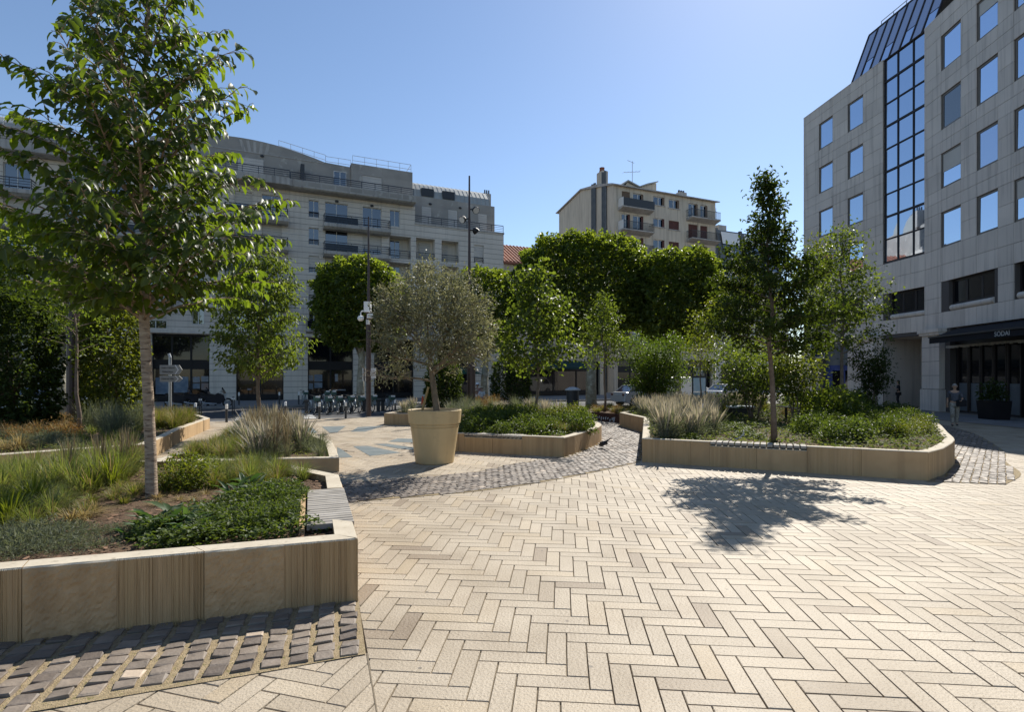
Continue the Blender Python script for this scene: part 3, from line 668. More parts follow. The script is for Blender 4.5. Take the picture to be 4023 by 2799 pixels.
w = MB(); w.wall(3.4, 9.0, 17.6, 21.27, [(4.4,6.15,18.3,20.35,.15)], y=1.4); w.add([(9.0,1.4,17.6),(9.0,12,17.6),(9.0,12,21.27),(9.0,1.4,21.27),(3.4,12,21.27),(3.4,1.4,21.27)], [(0,1,2,3),(3,2,4,5)])
w.build('attic_wall', m_top, TB); win(TB, 4.4, 6.15, 18.3, 20.35, 1.55, 'shut')
arch = [(-12.0,17.6),(1.1,17.6),(3.4,17.6),(3.4,20.95),(1.1,21.05)]+[(1.1-q*(13.1/16), 21.05+1.0*math.sin(PI*q/16)**.9) for q in range(1,16)]+[(-12.0,21.0)]
w = MB(); w.extr(arch, 1, 1.6, 9.0)
w.build('arched_attic', m_top, TB)
pr(TB, 'attic_coping', -12.0, 1.1, 1.56, 1.6, 20.9, 20.99, m_slab)
for x0, x1, k in ((-5.75,-3.8,'shut'),(-10.2,-8.6,'shut'),(1.9,3.0,'glass')):
    win(TB, x0, x1, 18.3, 20.4, 1.59, k, m_frame if k == 'shut' else m_frame)
pr(TB, 'terrace_divider', -.9, -.6, .2, 1.5, 18.3, 20.1, m_dark)
kb = MB()
for k in range(5): kb.add([(-5.4+k*.42,1.585,21.0),(-5.15+k*.42,1.585,21.0),(-5.2+(k-2)*.12+k*.42,1.585,21.9),(-5.42+(k-2)*.12+k*.42,1.585,21.9)], [(0,1,2,3)])
kb.build('keystone_relief', m_slab, TB); wall_lamp(TB, -3.9, 1.6, 20.75)
w = MB(); w.wall(8.9, XR-.4, 16.0, 19.1, [(9.9,10.8,16.2,18.2,.12),(12.5,13.5,16.2,18.2,.12),(15.6,16.5,16.2,18.2,.12)], y=1.4); w.add([(XR-.4,1.4,16),(XR-.4,12,16),(XR-.4,12,19.1),(XR-.4,1.4,19.1),(8.9,12,19.1),(8.9,1.4,19.1)], [(0,1,2,3),(3,2,4,5)]); w.build('attic_wall', m_top, TB)
for x in (9.9,12.5,15.6): win(TB, x, x+.95, 16.2, 18.2, 1.5, 'shut')
for x in (10.7,13.7): wall_lamp(TB, x, 1.4, 18.5)
# curved zinc roof with seams
def barrel(T, x0, x1, y0, y1, z0, hh, seams):
    z = MB(); n = 8; c = [(y0+(y1-y0)*(.5-.5*math.cos(PI*k/n)), z0+hh*math.sin(PI*k/n)) for k in range(n+1)]
    z.extr(c, 0, x0, x1); o = z.build('zinc_roof', m_zinc, T); q = MB()
    for k in range(seams+1):
        x = x0+(x1-x0)*k/seams; q.tube([(x,p[0],p[1]) for p in c[:6]], .03, 4)
    q.build('roof_seam', m_slab, o)
barrel(TB, 9.05, 16.9, 1.55, 7.5, 19.08, 2.1, 18); barrel(TB, -23.5, -18.2, 2.2, 8, 20.1, 1.7, 9)
for x in (9.9,12.0): pr(TB, 'roof_window', x, x+1.2, 1.50, 2.2, 19.25, 20.0, m_dark)
for x, y in ((15.3,6.5),(16.9,3.0)):
    c_ = pr(TB, 'chimney', x, x+.7, y, y+.6, 19.0, 20.9, m_slab)
    for k in range(3): MB().lathe([(.09,0),(.07,.45)], 8, (x+.13+k*.22, y+.3, 20.89)).build('chimney_pot', m_dark, c_)
w = MB(); w.wall(XL, -12.0, 17.6, 20.1, [], y=1.4); w.quad((XL,1.4,20.1),(-12,1.4,20.1),(-12,12,20.1),(XL,12,20.1)); w.build('attic_wall', m_top, TB)
def guard(x0, x1, y, z0, z1, end=False):
    f = MB()
    n = max(2, round((x1-x0)/1.1))
    za = lambda t: z0+(z1-z0)*t
    for dz in (.45,.9): f.tube([(x0,y,za(0)+dz),(x1,y,za(1)+dz)], .022, 4)
    for k in range(n+1):
        t = k/n; f.tube([(x0+(x1-x0)*t,y,za(t)-.1),(x0+(x1-x0)*t,y,za(t)+.9)], .02, 4)
    if end: f.tube([(x1,y,z1+.9),(x1,y+4,z1+.9)], .022, 4); f.tube([(x1,y+4,z1-.1),(x1,y+4,z1+.9)], .02, 4)
    f.build('roof_guard_rail', m_steel, TB)
guard(-2.6, 1.3, 2.4, 21.75, 21.1); guard(1.3, 3.5, 2.4, 21.0, 21.0); guard(3.6, 9.0, 2.0, 21.3, 21.3, True); guard(-34, -12.5, 2.0, 20.2, 20.2)
# shop fronts on the ground floor
def shopfront(T, x0, x1, bays, door=None, posters=(), y=.45, top=5.3):
    f = MB(); f.box(x0, x1, y-.04, y+.02, 2.55, 3.3); f.box(x0, x1, y-.04, y+.02, top-.18, top); f.box(x0, x1, y-.05, y+.02, .02, .5)
    for k in range(bays+1):
        x = x0+(x1-x0)*k/bays; f.box(max(x-.07,x0), min(x+.07,x1), y-.07, y+.02, .02, top)
    s = f.build('shop_front', m_black, T)
    p = MB()
    for k in range(bays):
        a, b = x0+(x1-x0)*k/bays+.07, x0+(x1-x0)*(k+1)/bays-.07
        p.quad((a,y-.01,.5),(b,y-.01,.5),(b,y-.01,2.55),(a,y-.01,2.55)); p.quad((a,y-.01,3.3),(b,y-.01,3.3),(b,y-.01,top-.18),(a,y-.01,top-.18))
    p.build('pane', m_shopglass, s)
    for (a, b, c, d, m) in posters:
        q = MB(); q.quad((a,y-.03,c),(b,y-.03,c),(b,y-.03,d),(a,y-.03,d)); q.build('poster', m, s)
    return s
m_post = M('poster_paper', (.30,.31,.32), (.20,.22,.25), scale=3, rough=.6); m_post2 = M('poster_blue', (.10,.15,.22), (.22,.26,.30), scale=2.5, rough=.6); m_post3 = M('poster_warm', (.30,.20,.16), (.2,.2,.22), scale=2, rough=.6)
shopfront(TB, -11.6, -7.7, 3, posters=[(-11.4,-10.4,.6,1.9,m_post2),(-10.2,-9.2,.7,1.95,m_post2),(-8.9,-8.4,1.5,1.95,m_post),(-8.3,-7.8,1.55,2.0,m_post),(-8.3,-7.8,.9,1.45,m_post3),(-8.9,-8.4,1.0,1.42,m_post2)])
shopfront(TB, -5.8, -2.25, 2, posters=[(-5.0,-4.7,.85,1.0,m_post3)])
sf = shopfront(TB, -.35, 3.4, 2, posters=[(-.25,.1,1.6,2.1,m_post),(.2,.85,1.55,2.15,m_post2),(.2,.85,1.0,1.45,m_post2),(-.25,.1,.9,1.4,m_post2),(1.9,2.15,1.55,2.2,m_post),(1.7,2.8,.75,.85,m_post)])
shopfront(TB, 5.2, 8.8, 2); shopfront(TB, 11, 14.8, 2); shopfront(TB, -17.5, -13.6, 2); shopfront(TB, -23.4, -19.5, 2)
def text(name, s, mat, parent, loc, rot, size, ext=.004, align='CENTER'):
    c = bpy.data.curves.new(name, 'FONT'); c.body = s; c.size = size; c.extrude = ext; c.align_x = align; c.align_y = 'CENTER'; c.materials.append(mat)
    o = bpy.data.objects.new(name, c); COL.objects.link(o); bpy.context.view_layer.update(); me = bpy.data.meshes.new_from_object(o.evaluated_get(bpy.context.evaluated_depsgraph_get())); bpy.data.objects.remove(o); return link(name, me, parent, loc, rot)
text('lettering', '116', m_post, sf, (.52,.405,1.95), (PI/2,0,0), .26)
cn = MB(); cn.box(XL, XR, -.28, -.002, 5.35, 5.6); cn.box(XL, XR, -.18, -.002, 5.6, 5.7); cn.build('shop_cornice', m_fac, TB)
# ---------------------------------------------------------------- the low house with the tiled roof
P_ = Vector(OL)+U*XR; OH = (P_.x+U.x*.05, P_.y+U.y*.05)
TH = bthing('tiled_house', 'low plain house with a red tiled roof between the two apartment buildings', 'house', OH, U)
w = MB(); w.wall(0, 12, 0, 13.3, [(1.2,2.2,10.4,12,.2),(4,5,10.4,12,.2),(1.2,2.2,7,8.6,.2),(4,5,7,8.6,.2),(.4,11.4,.02,3.6,.4)], y=.4); w.quad((0,.4,0),(0,10,0),(0,10,13.3),(0,.4,13.3)); w.build('wall', m_render, TH)
for x, z in ((1.2,10.4),(4,10.4),(1.2,7),(4,7)): win(TH, x, x+1, z, z+1.6, .58, 'half')
shopfront(TH, .4, 11.4, 4, y=.8, top=3.6); ca = MB(); ca.extr([(-1.1,2.75),(-1.1,2.95),(.38,3.65),(.38,3.55)], 0, .3, 9.0); ca.build('awning', M('awning_green', (.015,.05,.05), rough=.8), TH)
rf = thing('roof', None, None); rf = MB().extr([(0,13.2),(0,13.4),(5,16.3),(10,13.4),(10,13.2)], 0, -.1, 12.1).build('roof', m_tile, TH)
for o in [o for o in bpy.data.objects if o.type == 'EMPTY' and o.name.startswith('roof')]: bpy.data.objects.remove(o)
q = MB()
for r in range(9):
    y = .05+r*.55; z = 13.42+r*.319
    for k in range(30): q.tube([(-.05+k*.41,y,z),(-.05+k*.41,y+.54,z+.30)], .11, 5, cap=False)
tag(q.build('roof_tile', m_tile, rf), kind='stuff')
# ---------------------------------------------------------------- the tan rendered apartment block in the middle
OC = (12.6, 67.5)
TC = bthing('rendered_apartment_block', 'tan rendered apartment block with pipes on its gable and a butterfly roof box', 'building', OC, U)
zf = [23.0, 20.2, 17.45, 14.7, 11.9, 9.1, 6.3]
ops = []; wl = []
for r, z in enumerate(zf):
    b = [('brownshut',1.2,2.45,z+.03,z+2.2),('door',2.9,4.5,z+.03,z+2.2),('win',6.05,7.85,z+1.15,z+2.25),('win',8.55,10.25,z+1.05,z+2.2),('door',11.8,13.4,z+.03,z+2.1),('door',13.85,15.1,z+.03,z+2.1)]
    for i, (k, x0, x1, z0, z1) in enumerate(b):
        ops.append((x0,x1,z0,z1,.22)); col = None
        closed = (r == 0 and i in (0,)) or (r == 1 and i in (3,4,5)) or (r == 2 and i in (3,5)) or (r > 2 and random.random() < .4)
        win(TC, x0, x1, z0, z1, .2, 'shut' if closed else 'glass', None, None, 1, m_redshut if r >= 1 else m_brownshut, .09)
        if i in (2,3): pr(TC, 'window_sill', x0-.12, x1+.12, -.10, .05, z0-.12, z0-.01, m_slab)
        if not closed: # folded leaf shutters beside the opening
            sh = MB(); sh.box(x1-.32, x1-.02, .02, .08, z0+.02, z1-.02); sh.build('folding_shutter', m_brownshut if r == 0 else m_redshut, TC)
ops.append((.6,15.9,.02,4.2,.5)); shopfront(TC, .6, 15.9, 7, y=.5, top=4.2)
w = MB(); w.wall(0, 16.5, 0, 25.75, ops, depth=.22)
ev, rz_ = 25.75, 27.5
w.add([(0,0,0),(0,14,0),(0,14,26.2),(0,7.6,rz_),(0,3.4,26.75),(0,0,ev)], [(0,5,4,3,2,1)]); w.add([(16.5,0,0),(16.5,14,0),(16.5,14,26.2),(16.5,7.6,rz_),(16.5,3.4,26.75),(16.5,0,ev)], [(0,1,2,3,4,5)])
w.quad((0,14,0),(0,14,26.2),(16.5,14,26.2),(16.5,14,0)); w.build('wall', m_render, TC)
R_ = MB(); sec = [(-.45,25.68),(-.45,25.8),(0,25.98),(3.4,26.95),(7.6,27.65),(14.6,26.3),(14.6,26.2),(7.6,27.5),(0,25.76)]; R_.extr(sec, 0, -.25, 16.9); roof = R_.build('roof', m_slab, TC)
fx = MB(); fx.extr([(2.9,26.3),(7.1,26.3),(8.3,26.0),(8.3,27.9),(6.6,27.35),(5.4,26.85),(3.6,27.35)], 1, 2.2, 6.5)
fx.build('roof_box', m_render, TC)
bt = MB(); bt.extr([(2.4,26.55),(3.6,27.42),(5.4,26.9),(6.7,27.42),(8.4,28.0),(8.4,28.12),(6.6,27.56),(5.4,27.04),(3.55,27.58),(2.3,26.68)], 1, 1.9, 7.0); bt.build('butterfly_roof', m_zinc, TC)
for z, dep in [(z, 1.1) for z in zf]:
    for x0, x1, left in ((.62,5.4,True),(11.45,16.4,False)):
        s = MB(); s.extr([(-dep,z-.08),(-dep,z+.05),(0,z+.05),(0,z-.38)], 0, x0, x1); b = s.build('balcony', m_slab, TC)
        f = MB(); n = int((x1-x0)/.12)
        for k in range(n+1):
            x = x0+.03+(x1-x0-.06)*k/n; f.box(x-.012, x+.012, -dep+.04, -dep+.065, z+.1, z+1.0)
        f.box(x0, x1, -dep+.03, -dep+.075, z+1.0, z+1.05); f.box(x0, x1, -dep+.03, -dep+.075, z+.06, z+.1); side_bars(f, x0+.02 if not left else x1-.02, -dep+.05, -.02, z+.1, z+1.03, 6); f.build('railing', m_dark, b)
        if left:
            q = MB(); q.box(x0, x0+.06, -dep, -.01, z+.05, z+1.1); q.build('side_screen', m_frame, b)
            if z == zf[0]: q = MB(); q.box(x0+.07, x1, -dep+.005, -dep+.025, z+.08, z+1.05); q.build('rail_panel', m_dark, b)
q = MB()
for y in (4.0,4.25,4.5,4.8): q.tube([(-.13,y,0),(-.13,y,27.3+.2*(y%.5))], .11, 6)
for y in (1.55,1.8,2.05,2.35): q.tube([(-.13,y,0),(-.13,y,28.0+.4*(y%.5))], .11, 6)
q.build('gable_pipes', m_slate, TC)
c_ = pr(TC, 'chimney', -.02+.05, .9, 2.6, 3.9, 26.3, 28.5, m_render); MB().lathe([(.4,0),(.3,.5),(.34,.52),(.34,.62),(0,.62)], 8, (.45,3.3,28.49)).build('chimney_pot', m_tile, c_)
c_ = pr(TC, 'chimney', 11.4, 12.6, 1.2, 2.0, 26.0, 26.9, m_slab)
for k in range(3): MB().lathe([(.15,0),(.13,.35)], 8, (11.6+k*.38,1.6,26.89)).build('chimney_pot', m_dark, c_)
an = MB(); an.tube([(5.0,3,27.0),(5.0,3,30.6)], .04, 5); an.tube([(3.6,3,28.9),(6.4,3.2,29.5)], .03, 4); an.tube([(4.2,3,30.6),(5.3,3,30.4)], .03, 4)
for k in range(5): an.tube([(3.7+k*.6,2.7,28.93+k*.13),(3.7+k*.6,3.4,28.93+k*.13)], .015, 4)
an.build('aerial', m_steel, TC)
# ---------------------------------------------------------------- slate mansard block
P_ = Vector(OC)+U*16.53; OM = (P_.x, P_.y)
TM = bthing('mansard_building', 'grey slate mansard building squeezed beside the tan apartment block', 'building', OM, U)
w = MB(); w.wall(0, 14, 0, 13.2, [(2.5,3.4,9.5,12.6,.2),(7,8,9.5,12.6,.2),(2.5,3.4,5.5,8.5,.2),(7,8,5.5,8.5,.2),(1,13,.02,3.6,.4)], jts=[.6+k*.6 for k in range(22)]); w.build('wall', [m_fac, m_facj], TM)
for x, z in ((2.5,9.5),(7,9.5),(2.5,5.5),(7,5.5)): win(TM, x, x+.95, z, z+3.05, .2)
win(TM, 1, 13, .02, 3.6, .4, 'glass', m_black, m_shopglass, 4)
mm = MB(); mm.extr([(0,13.2),(-.25,13.4),(.4,13.45),(2.3,22.9),(10,22.9),(10,13.2)], 0, 0, 14); mr = mm.build('mansard_roof', m_slate, TM)
def onroof(x0, x1, s0, s1, mat, name, off=.1):
    P = lambda s: (.4+1.9*s-off, 13.45+9.45*s); a, b = P(s0), P(s1); m = MB(); m.add([(x0,a[0],a[1]),(x1,a[0],a[1]),(x1,b[0],b[1]),(x0,b[0],b[1])], [(0,1,2,3)]); m.extr([], 0, 0, 0) if False else None
    return m.build(name, mat, mr)
for x0, x1 in ((.2,1.5),(3.0,6.2),(7.4,10.4),(11.2,13.4)):
    onroof(x0, x1, .62, .95, m_glass, 'roof_window'); onroof(x0, x1, .12, .46, m_glass, 'roof_window')
    if x0 > 2: onroof(x0-.05, x1+.05, .78, .97, m_white, 'white_blind', .25)
    onroof(x0+.1, x1-.1, .3, .42, m_shut, 'roof_blind', .2)
for x in (2.1, 6.7, 10.8): q = MB(); q.extr([(.15,13.5),(2.1,23.1),(2.5,23.1),(.5,13.5)], 0, x, x+.35); q.build('roof_rib', m_slate, mr)
pr(TM, 'cornice', -.05, 14, -.5, -.002, 13.0, 13.19, m_slab)
pr(TM, 'chimney', 3.5, 5.0, 3, 4, 22.8, 23.9, m_slab); an = MB(); an.tube([(3,3,22.8),(3,3,26.2)], .04, 5); an.tube([(1.9,3,26.3),(3.2,3,25.6)], .03, 4); an.tube([(2.3,3,24.2),(3.5,3,24.2)], .03, 4); an.build('aerial', m_steel, TM)
# ---------------------------------------------------------------- the office building on the right: two wings and a glazed bay
O2 = (23.0, 43.0); u2 = Vector((.11, -.994)).normalized()
O1 = (24.2, 32.0); u1 = Vector((-.102, -.995)).normalized()
TO = bthing('office_building', 'stone clad office building with rows of square windows and a tall glazed bay', 'building', O2, u2)
da = math.atan2(u1.y, u1.x)-math.atan2(u2.y, u2.x); vv = Vector((O1[0]-O2[0], O1[1]-O2[1])); ox, oy = vv.dot(u2), vv.dot(Vector((-u2.y, u2.x)))
rt, rb_ = [21.05, 17.75, 14.45, 11.15], 1.98
def clad(T, x0, x1, z0, z1, cols, ops, tf, rows):
    # cladding panels with open joints on a dark backing; cols = vertical joints, rows = horizontal joints
    bk = MB(); bk.wall(x0, x1, z0, z1, [(*o[:4], .11 if o[3]-o[2] == rb_ or abs(o[3]-o[2]-rb_) < .01 else .34) for o in ops], depth=.34, y=.05); tf(bk.build('backing_wall', m_cladback, T)); cache = {}
    for i in range(len(cols)-1):
        for k in range(len(rows)-1):
            a, b, c, d = cols[i], cols[i+1], rows[k], rows[k+1]
            if any(o[0]-.05 < (a+b)/2 < o[1]+.05 and o[2] < (c+d)/2 < o[3] for o in ops): continue
            key = (round(b-a,3), round(d-c,3))
            if key not in cache: cache[key] = MB().cbox((0,.032,0), b-a-.016, .05, d-c-.016).mesh('panel', m_clad)
            o = link('panel', cache[key], T, ((a+b)/2, random.uniform(-.004,.004), (c+d)/2)); tf(o)
def tf1(o):
    x, y, z = o.location; ca, sa = math.cos(da), math.sin(da); o.location = (ox+x*ca-y*sa, oy+x*sa+y*ca, z); o.rotation_euler[2] += da; return o
tf2 = lambda o: o
rows = [0.02,1.05,1.95,2.85,3.75,4.62,5.55,6.4,7.25,8.2]
for t in reversed(rt): rows += [t-rb_-.0, t-rb_*.5, t, t+.66]
rows = sorted(set([round(r, 3) for r in rows])); rows = [r for r in rows if r < 22.2]+[22.3]
# near wing
c1 = [0,.14,1.42,2.98,4.1,5.5,6.45,7.75,8.9,10.3,11.4,12.8,13.9,15.3,16.4,17.8,18.9,20.3,21.5]
o1 = []
for j in range(2, len(c1)-1, 2):
    for t in rt: o1.append((c1[j], c1[j+1], t-rb_, t))
o1 += [(2.0,5.25,5.55,7.25),(6.5,9.9,5.55,7.25),(11.2,14.6,5.55,7.25),(2.1,21.4,.02,4.62)]
cols1 = sorted(set(c1+[2.0,5.25]))
c1c = c1
clad(TO, 0, 21.5, 0, 22.3, [0,.14,1.42,2.98,4.1,5.5,6.45,7.75,8.9,10.3,11.4,12.8,13.9,15.3,16.4,17.8,18.9,20.3,21.5], [o for o in o1], tf1, rows)
OW = []
def owin(T, x0, x1, z0, z1, tf, y=.13, mull=0, glass=None, fr=None, tilt=False):
    OW.append(1); gl = glass or {2: m_pane_dark, 7: m_mirror2, 11: m_mirror3, 14: m_mirror2, 19: m_pane_dark, 23: m_mirror3}.get(len(OW), m_mirror)
    w = win(T, x0, x1, z0, z1, y, 'glass', fr or m_dkframe2, gl, mull, None, .11); pn = w.children[0] if w.children else None
    if pn is not None:   # every sash hangs a little differently
        a, b = random.uniform(-.014,.014), random.uniform(-.010,.010)
        for v in pn.data.vertices: v.co.y += a*(v.co.x-(x0+x1)/2)+b*(v.co.z-(z0+z1)/2)-.012
        if len(OW) in (3, 5, 12, 22): q = MB(); zb = z1-.11-(z1-z0)*random.uniform(.2,.5); q.box(x0+.112, x1-.112, y-.049, y-.043, zb, z1-.112); q.build('window_blind', m_shut, w)
    tf(w); return w
m_dkframe2 = M('bronze_frame', (.19,.17,.15), rough=.5)
for o in o1[:-4]: owin(TO, o[0], o[1], o[2], o[3], tf1)
for o in o1[-4:-1]:
    owin(TO, o[0], o[1], o[2]+.35, o[3], tf1, .30, 2, m_shopglass, m_dkframe)
    rl = MB(); rl.tube([(o[0]+.2,.1,o[2]+.17),(o[1],.1,o[2]+.17)], .16, 10); tf1(rl.build('round_sill', m_clad, TO))
b1 = MB(); b1.quad((0,.2,22.3),(21.5,.2,22.3),(21.5,12,22.3),(0,12,22.3)); b1.box(0,21.5,0,.4,22.3,22.38); b1.quad((0,.05,0),(0,2,0),(0,2,22.3),(0,.05,22.3)); b1.quad((21.5,.05,0),(21.5,12,0),(21.5,12,22.3),(21.5,.05,22.3)); tf1(b1.build('parapet', m_clad, TO))
# far wing
o2 = []
for x0, x1 in ((1.8,3.3),(4.8,6.25)):
    for t in rt: o2.append((x0, x1, t-rb_, t))
o2 += [(2.2,5.4,.02,4.62),(1.4,6.6,5.55,7.25),(8.4,11.1,5.55,7.25),(7.6,10.9,.02,4.4),(7.95,11.1,9.25,22.3)]
clad(TO, 0, 11.15, 0, 22.3, [0,1.8,3.3,4.8,6.25,7.95,9.1,10.1,11.15], o2, tf2, rows)
for o in o2[:8]: owin(TO, o[0], o[1], o[2], o[3], tf2)
for o in o2[9:11]: owin(TO, o[0], o[1], o[2]+.35, o[3], tf2, .3, 2, m_shopglass, m_dkframe); rl = MB(); rl.tube([(o[0]+.2,.1,o[2]+.17),(o[1],.1,o[2]+.17)], .16, 10); rl.build('round_sill', m_clad, TO)
b1 = MB(); b1.quad((0,.2,22.3),(7.95,.2,22.3),(7.95,12,22.3),(0,12,22.3)); b1.box(0,7.95,0,.35,22.3,22.38); b1.quad((0,.05,0),(0,.05,22.3),(0,12,22.3),(0,12,0)); b1.quad((0,12,0),(11.5,12,0),(11.5,12,22.3),(0,12,22.3)); b1.box(7.75,7.95,.06,.5,9.25,22.3); b1.build('parapet', m_clad, TO)
# glazed bay with its sloping glass roof
cw = MB(); X = [7.97, 9.0, 10.15, 11.12]; Z = [9.27]+[9.3+1.45*k for k in range(1,10)]; yb = .17
for x in X: cw.box(x-.032, x+.032, yb-.06, yb+.05, 9.25, Z[-1])
for k, z in enumerate(Z): h_ = .06 if k%2 == 0 else .035; cw.box(X[0], X[-1], yb-.07, yb+.045, z-h_, z+h_)
bay = cw.build('glazed_bay', m_dkframe, TO)
for i in range(3):
    for k in range(len(Z)-1):
        tl = random.uniform(-.004,.004); a, b, c, d = X[i]+.033, X[i+1]-.033, Z[k]+.036, Z[k+1]-.036; q = MB(); q.quad((a,yb-.01+tl,c),(b,yb-.01-tl,c),(b,yb-.005-tl,d),(a,yb-.005+tl,d)); q.build('pane', m_mirror, bay)
m_roofglass = MG('tinted_roof_glass', (.16,.17,.21), .45, .15, (.62,.66,.78))
P = lambda s: (.42+1.5*s, 22.36+3.9*s) # slope of the roof glazing
rg = MB(); T0 = onplane(O2, u2, 1905, 200, -.42)[0]; xs = [T0+(11.15-T0)*k/8 for k in range(9)]
for x in xs: a, b = P(0), P(1); rg.extr([(a[0]-.05,a[1]),(b[0]-.05,b[1]),(b[0]+.05,b[1]),(a[0]+.05,a[1])], 0, x-.04, x+.04)
a, b = P(0), P(1); rg.box(T0, 11.2, b[0]-.05, b[0]+.1, b[1]-.06, b[1]+.04); rg.box(T0, 11.2, a[0]-.04, a[0]+.1, a[1]-.05, a[1]+.05)
rgo = rg.build('glass_roof', m_dkframe, TO)
for k in range(8):
    cuts = [(0,1)] if k%2 == 0 else [(0,.36),(.36,1)]
    for c0, c1_ in cuts:
        a, b = P(c0+.01), P(c1_-.01); q = MB(); q.quad((xs[k]+.05,a[0],a[1]),(xs[k+1]-.05,a[0],a[1]),(xs[k+1]-.05,b[0],b[1]),(xs[k]+.05,b[0],b[1])); q.build('pane', m_mirror if (k%2 and c0 == 0) else m_roofglass, rgo)
b1 = MB(); b1.quad((T0,1.9,26.2),(11.2,1.9,26.2),(11.2,11,26.2),(T0,11,26.2)); b1.quad((T0,.45,22.3),(T0,1.9,26.2),(T0,11,26.2),(T0,11,22.3)); b1.build('roof_deck', m_slate, TO)
f = MB(); 
for dz in (.8,): f.tube([(T0+.3,2.6,26.3+dz),(11.2,2.6,26.3+dz)], .03, 4)
for k in range(7): f.tube([(T0+.3+k*(10.9-T0)/6,2.6,26.2),(T0+.3+k*(10.9-T0)/6,2.6,27.1)], .025, 4)
f.build('roof_guard_rail', m_steel, TO)
rg2 = MB(); a, b = P(0), P(1)
b1 = MB(); b1.add([(0,1.2,22.3),(21.5,1.2,22.3),(21.5,2.9,26.2),(0,2.9,26.2),(21.5,11,26.2),(0,11,26.2)], [(0,1,2,3),(3,2,4,5)]); tf1(b1.build('set_back_roof', m_roofglass, TO))
# ground floor: recess with a door, bank front, the restaurant front and pillars
q = MB(); q.quad((7.6,3.0,.02),(10.9,3.0,.02),(10.9,3.0,4.4),(7.6,3.0,4.4)); q.quad((7.6,.4,.02),(7.6,3.0,.02),(7.6,3.0,4.4),(7.6,.4,4.4)); q.quad((10.9,.4,.02),(10.9,.4,4.4),(10.9,3.0,4.4),(10.9,3.0,.02)); q.quad((7.6,.4,4.4),(7.6,3,4.4),(10.9,3,4.4),(10.9,.4,4.4)); q.build('porch_wall', m_clad, TO)
for i in range(3):
    for k in range(4): pr(TO, 'panel', 7.63+i*.8, 7.63+i*.8+.785, 2.97, 2.995, .05+k*1.08, .05+k*1.08+1.065, m_clad)
d_ = pr(TO, 'door', 10.08, 10.86, 2.94, 2.99, .03, 3.0, m_dkframe); q = MB(); q.quad((10.16,2.93,.2),(10.78,2.93,.2),(10.78,2.93,2.3),(10.16,2.93,2.3)); q.build('pane', m_shopglass, d_)
m_bankblue = M('bank_blue', (.012,.03,.16), (.02,.05,.22), scale=1.5, rough=.4)
q = MB(); q.box(2.2, 5.4, .3, .36, .05, 2.8); sfb = q.build('shop_front', m_bankblue, TO); q = MB(); q.box(2.2,5.4,.28,.34,2.8,4.6); q.build('shop_fascia', m_slate, sfb)
for x in (2.9,4.2): q = MB(); q.quad((x,.295,.3),(x+1.0,.295,.3),(x+1.0,.295,2.4),(x,.295,2.4)); q.build('pane', m_shopglass, sfb)
sg = bthing('shop_sign', 'blue square bank sign with a yellow star hanging on the office building', 'sign', (O2[0]+u2.x*3.0+u2.y*1.0, O2[1]+u2.y*3.0-u2.x*1.0), (-u2.y, u2.x))
q = MB(); q.box(-.55,.55,-.06,.06,3.35,4.35); q.build('sign_panel', m_white, sg)
q = MB(); q.box(-.48,.48,.062,.072,3.42,4.28); q.build('sign_face', m_bankblue, sg)
q = MB(); q.box(-.48,.48,-.072,-.062,3.42,4.28); q.build('sign_face', m_bankblue, sg)
text('lettering', 'BRED', m_white, sg, (0,-.074,4.0), (PI/2,0,0), .36)
m_signyel = M('sign_yellow', (.55,.50,.06), rough=.5)
st = MB()
for k in range(6):
    a = k*PI/3; st.cbox((.1+.1*math.cos(a),-.08,3.72+.1*math.sin(a)), .09, .008, .09, 0)
st.build('star_emblem', m_signyel, sg); st = MB(); st.box(.49,.9,-.03,.03,4.2,4.27); st.build('bracket', m_dark, sg)
def pillar(x, tf, z1=4.3):
    q = MB(); q.box(x, x+1.5, -.25, .3, 1.25, z1); q.box(x-.06, x+1.56, -.32, .36, 0, 1.22); q.box(x-.1, x+1.6, -.35, .36, z1, z1+.14); q.box(x-.16, x+1.66, -.42, .36, z1+.14, z1+.34); tf(q.build('pillar', m_clad, TO))
    for k in range(3): q = MB(); q.box(x-.003, x+1.503, -.254, -.24, 2.0+k*.8, 2.02+k*.8); tf(q.build('pillar_joint', m_cladback, TO))
pillar(.2, tf1); pillar(6.8+3.4, tf1); pillar(6.0, tf2); pillar(.1, tf2)
m_awning = M('awning_cloth', (.010,.011,.016), rough=.8)
q = MB(); q.box(1.72,21.45,.37,.7,.02,4.61); tf1(q.build('restaurant_front', m_black, TO))
for k in range(9):
    x = 2.3+k*.85+(.9 if k > 4 else 0); f = MB(); f.box(x, x+.06, .28, .365, .02, 3.6); f.box(x+.74, x+.8, .28, .365, .02, 3.6); f.box(x+.06, x+.74, .28, .365, 3.54, 3.6); f.box(x+.06, x+.74, .28, .365, .02, .12); w_ = f.build('glazed_panel', m_dkframe, TO); tf1(w_)
    q = MB(); q.quad((x+.06,.35,.12),(x+.74,.35,.12),(x+.74,.35,1.6),(x+.06,.35,1.6)); q.build('frosted_pane', m_post2 if False else M_FROST, w_) if False else q.build('frosted_pane', m_slate, w_)
    q = MB(); q.quad((x+.06,.35,1.62),(x+.74,.35,1.62),(x+.74,.35,3.54),(x+.06,.35,3.54)); q.build('pane', m_shopglass, w_)
AWL = onplane(O1, u1, 2083, 765, 1.35)[0]; AWT = onplane(O1, u1, 2246, 757, 1.36)
aw = MB(); aw.extr([(-1.35,3.72),(-1.35,4.02),(.1,4.55),(.1,4.45),(-1.31,3.95),(-1.31,3.72)], 0, AWL, 12.5); awo = tf1(aw.build('awning', m_awning, TO))
q = MB(); q.box(AWL,12.5,-1.42,-1.28,4.02,4.10); q.build('awning_rail', m_dark, awo)
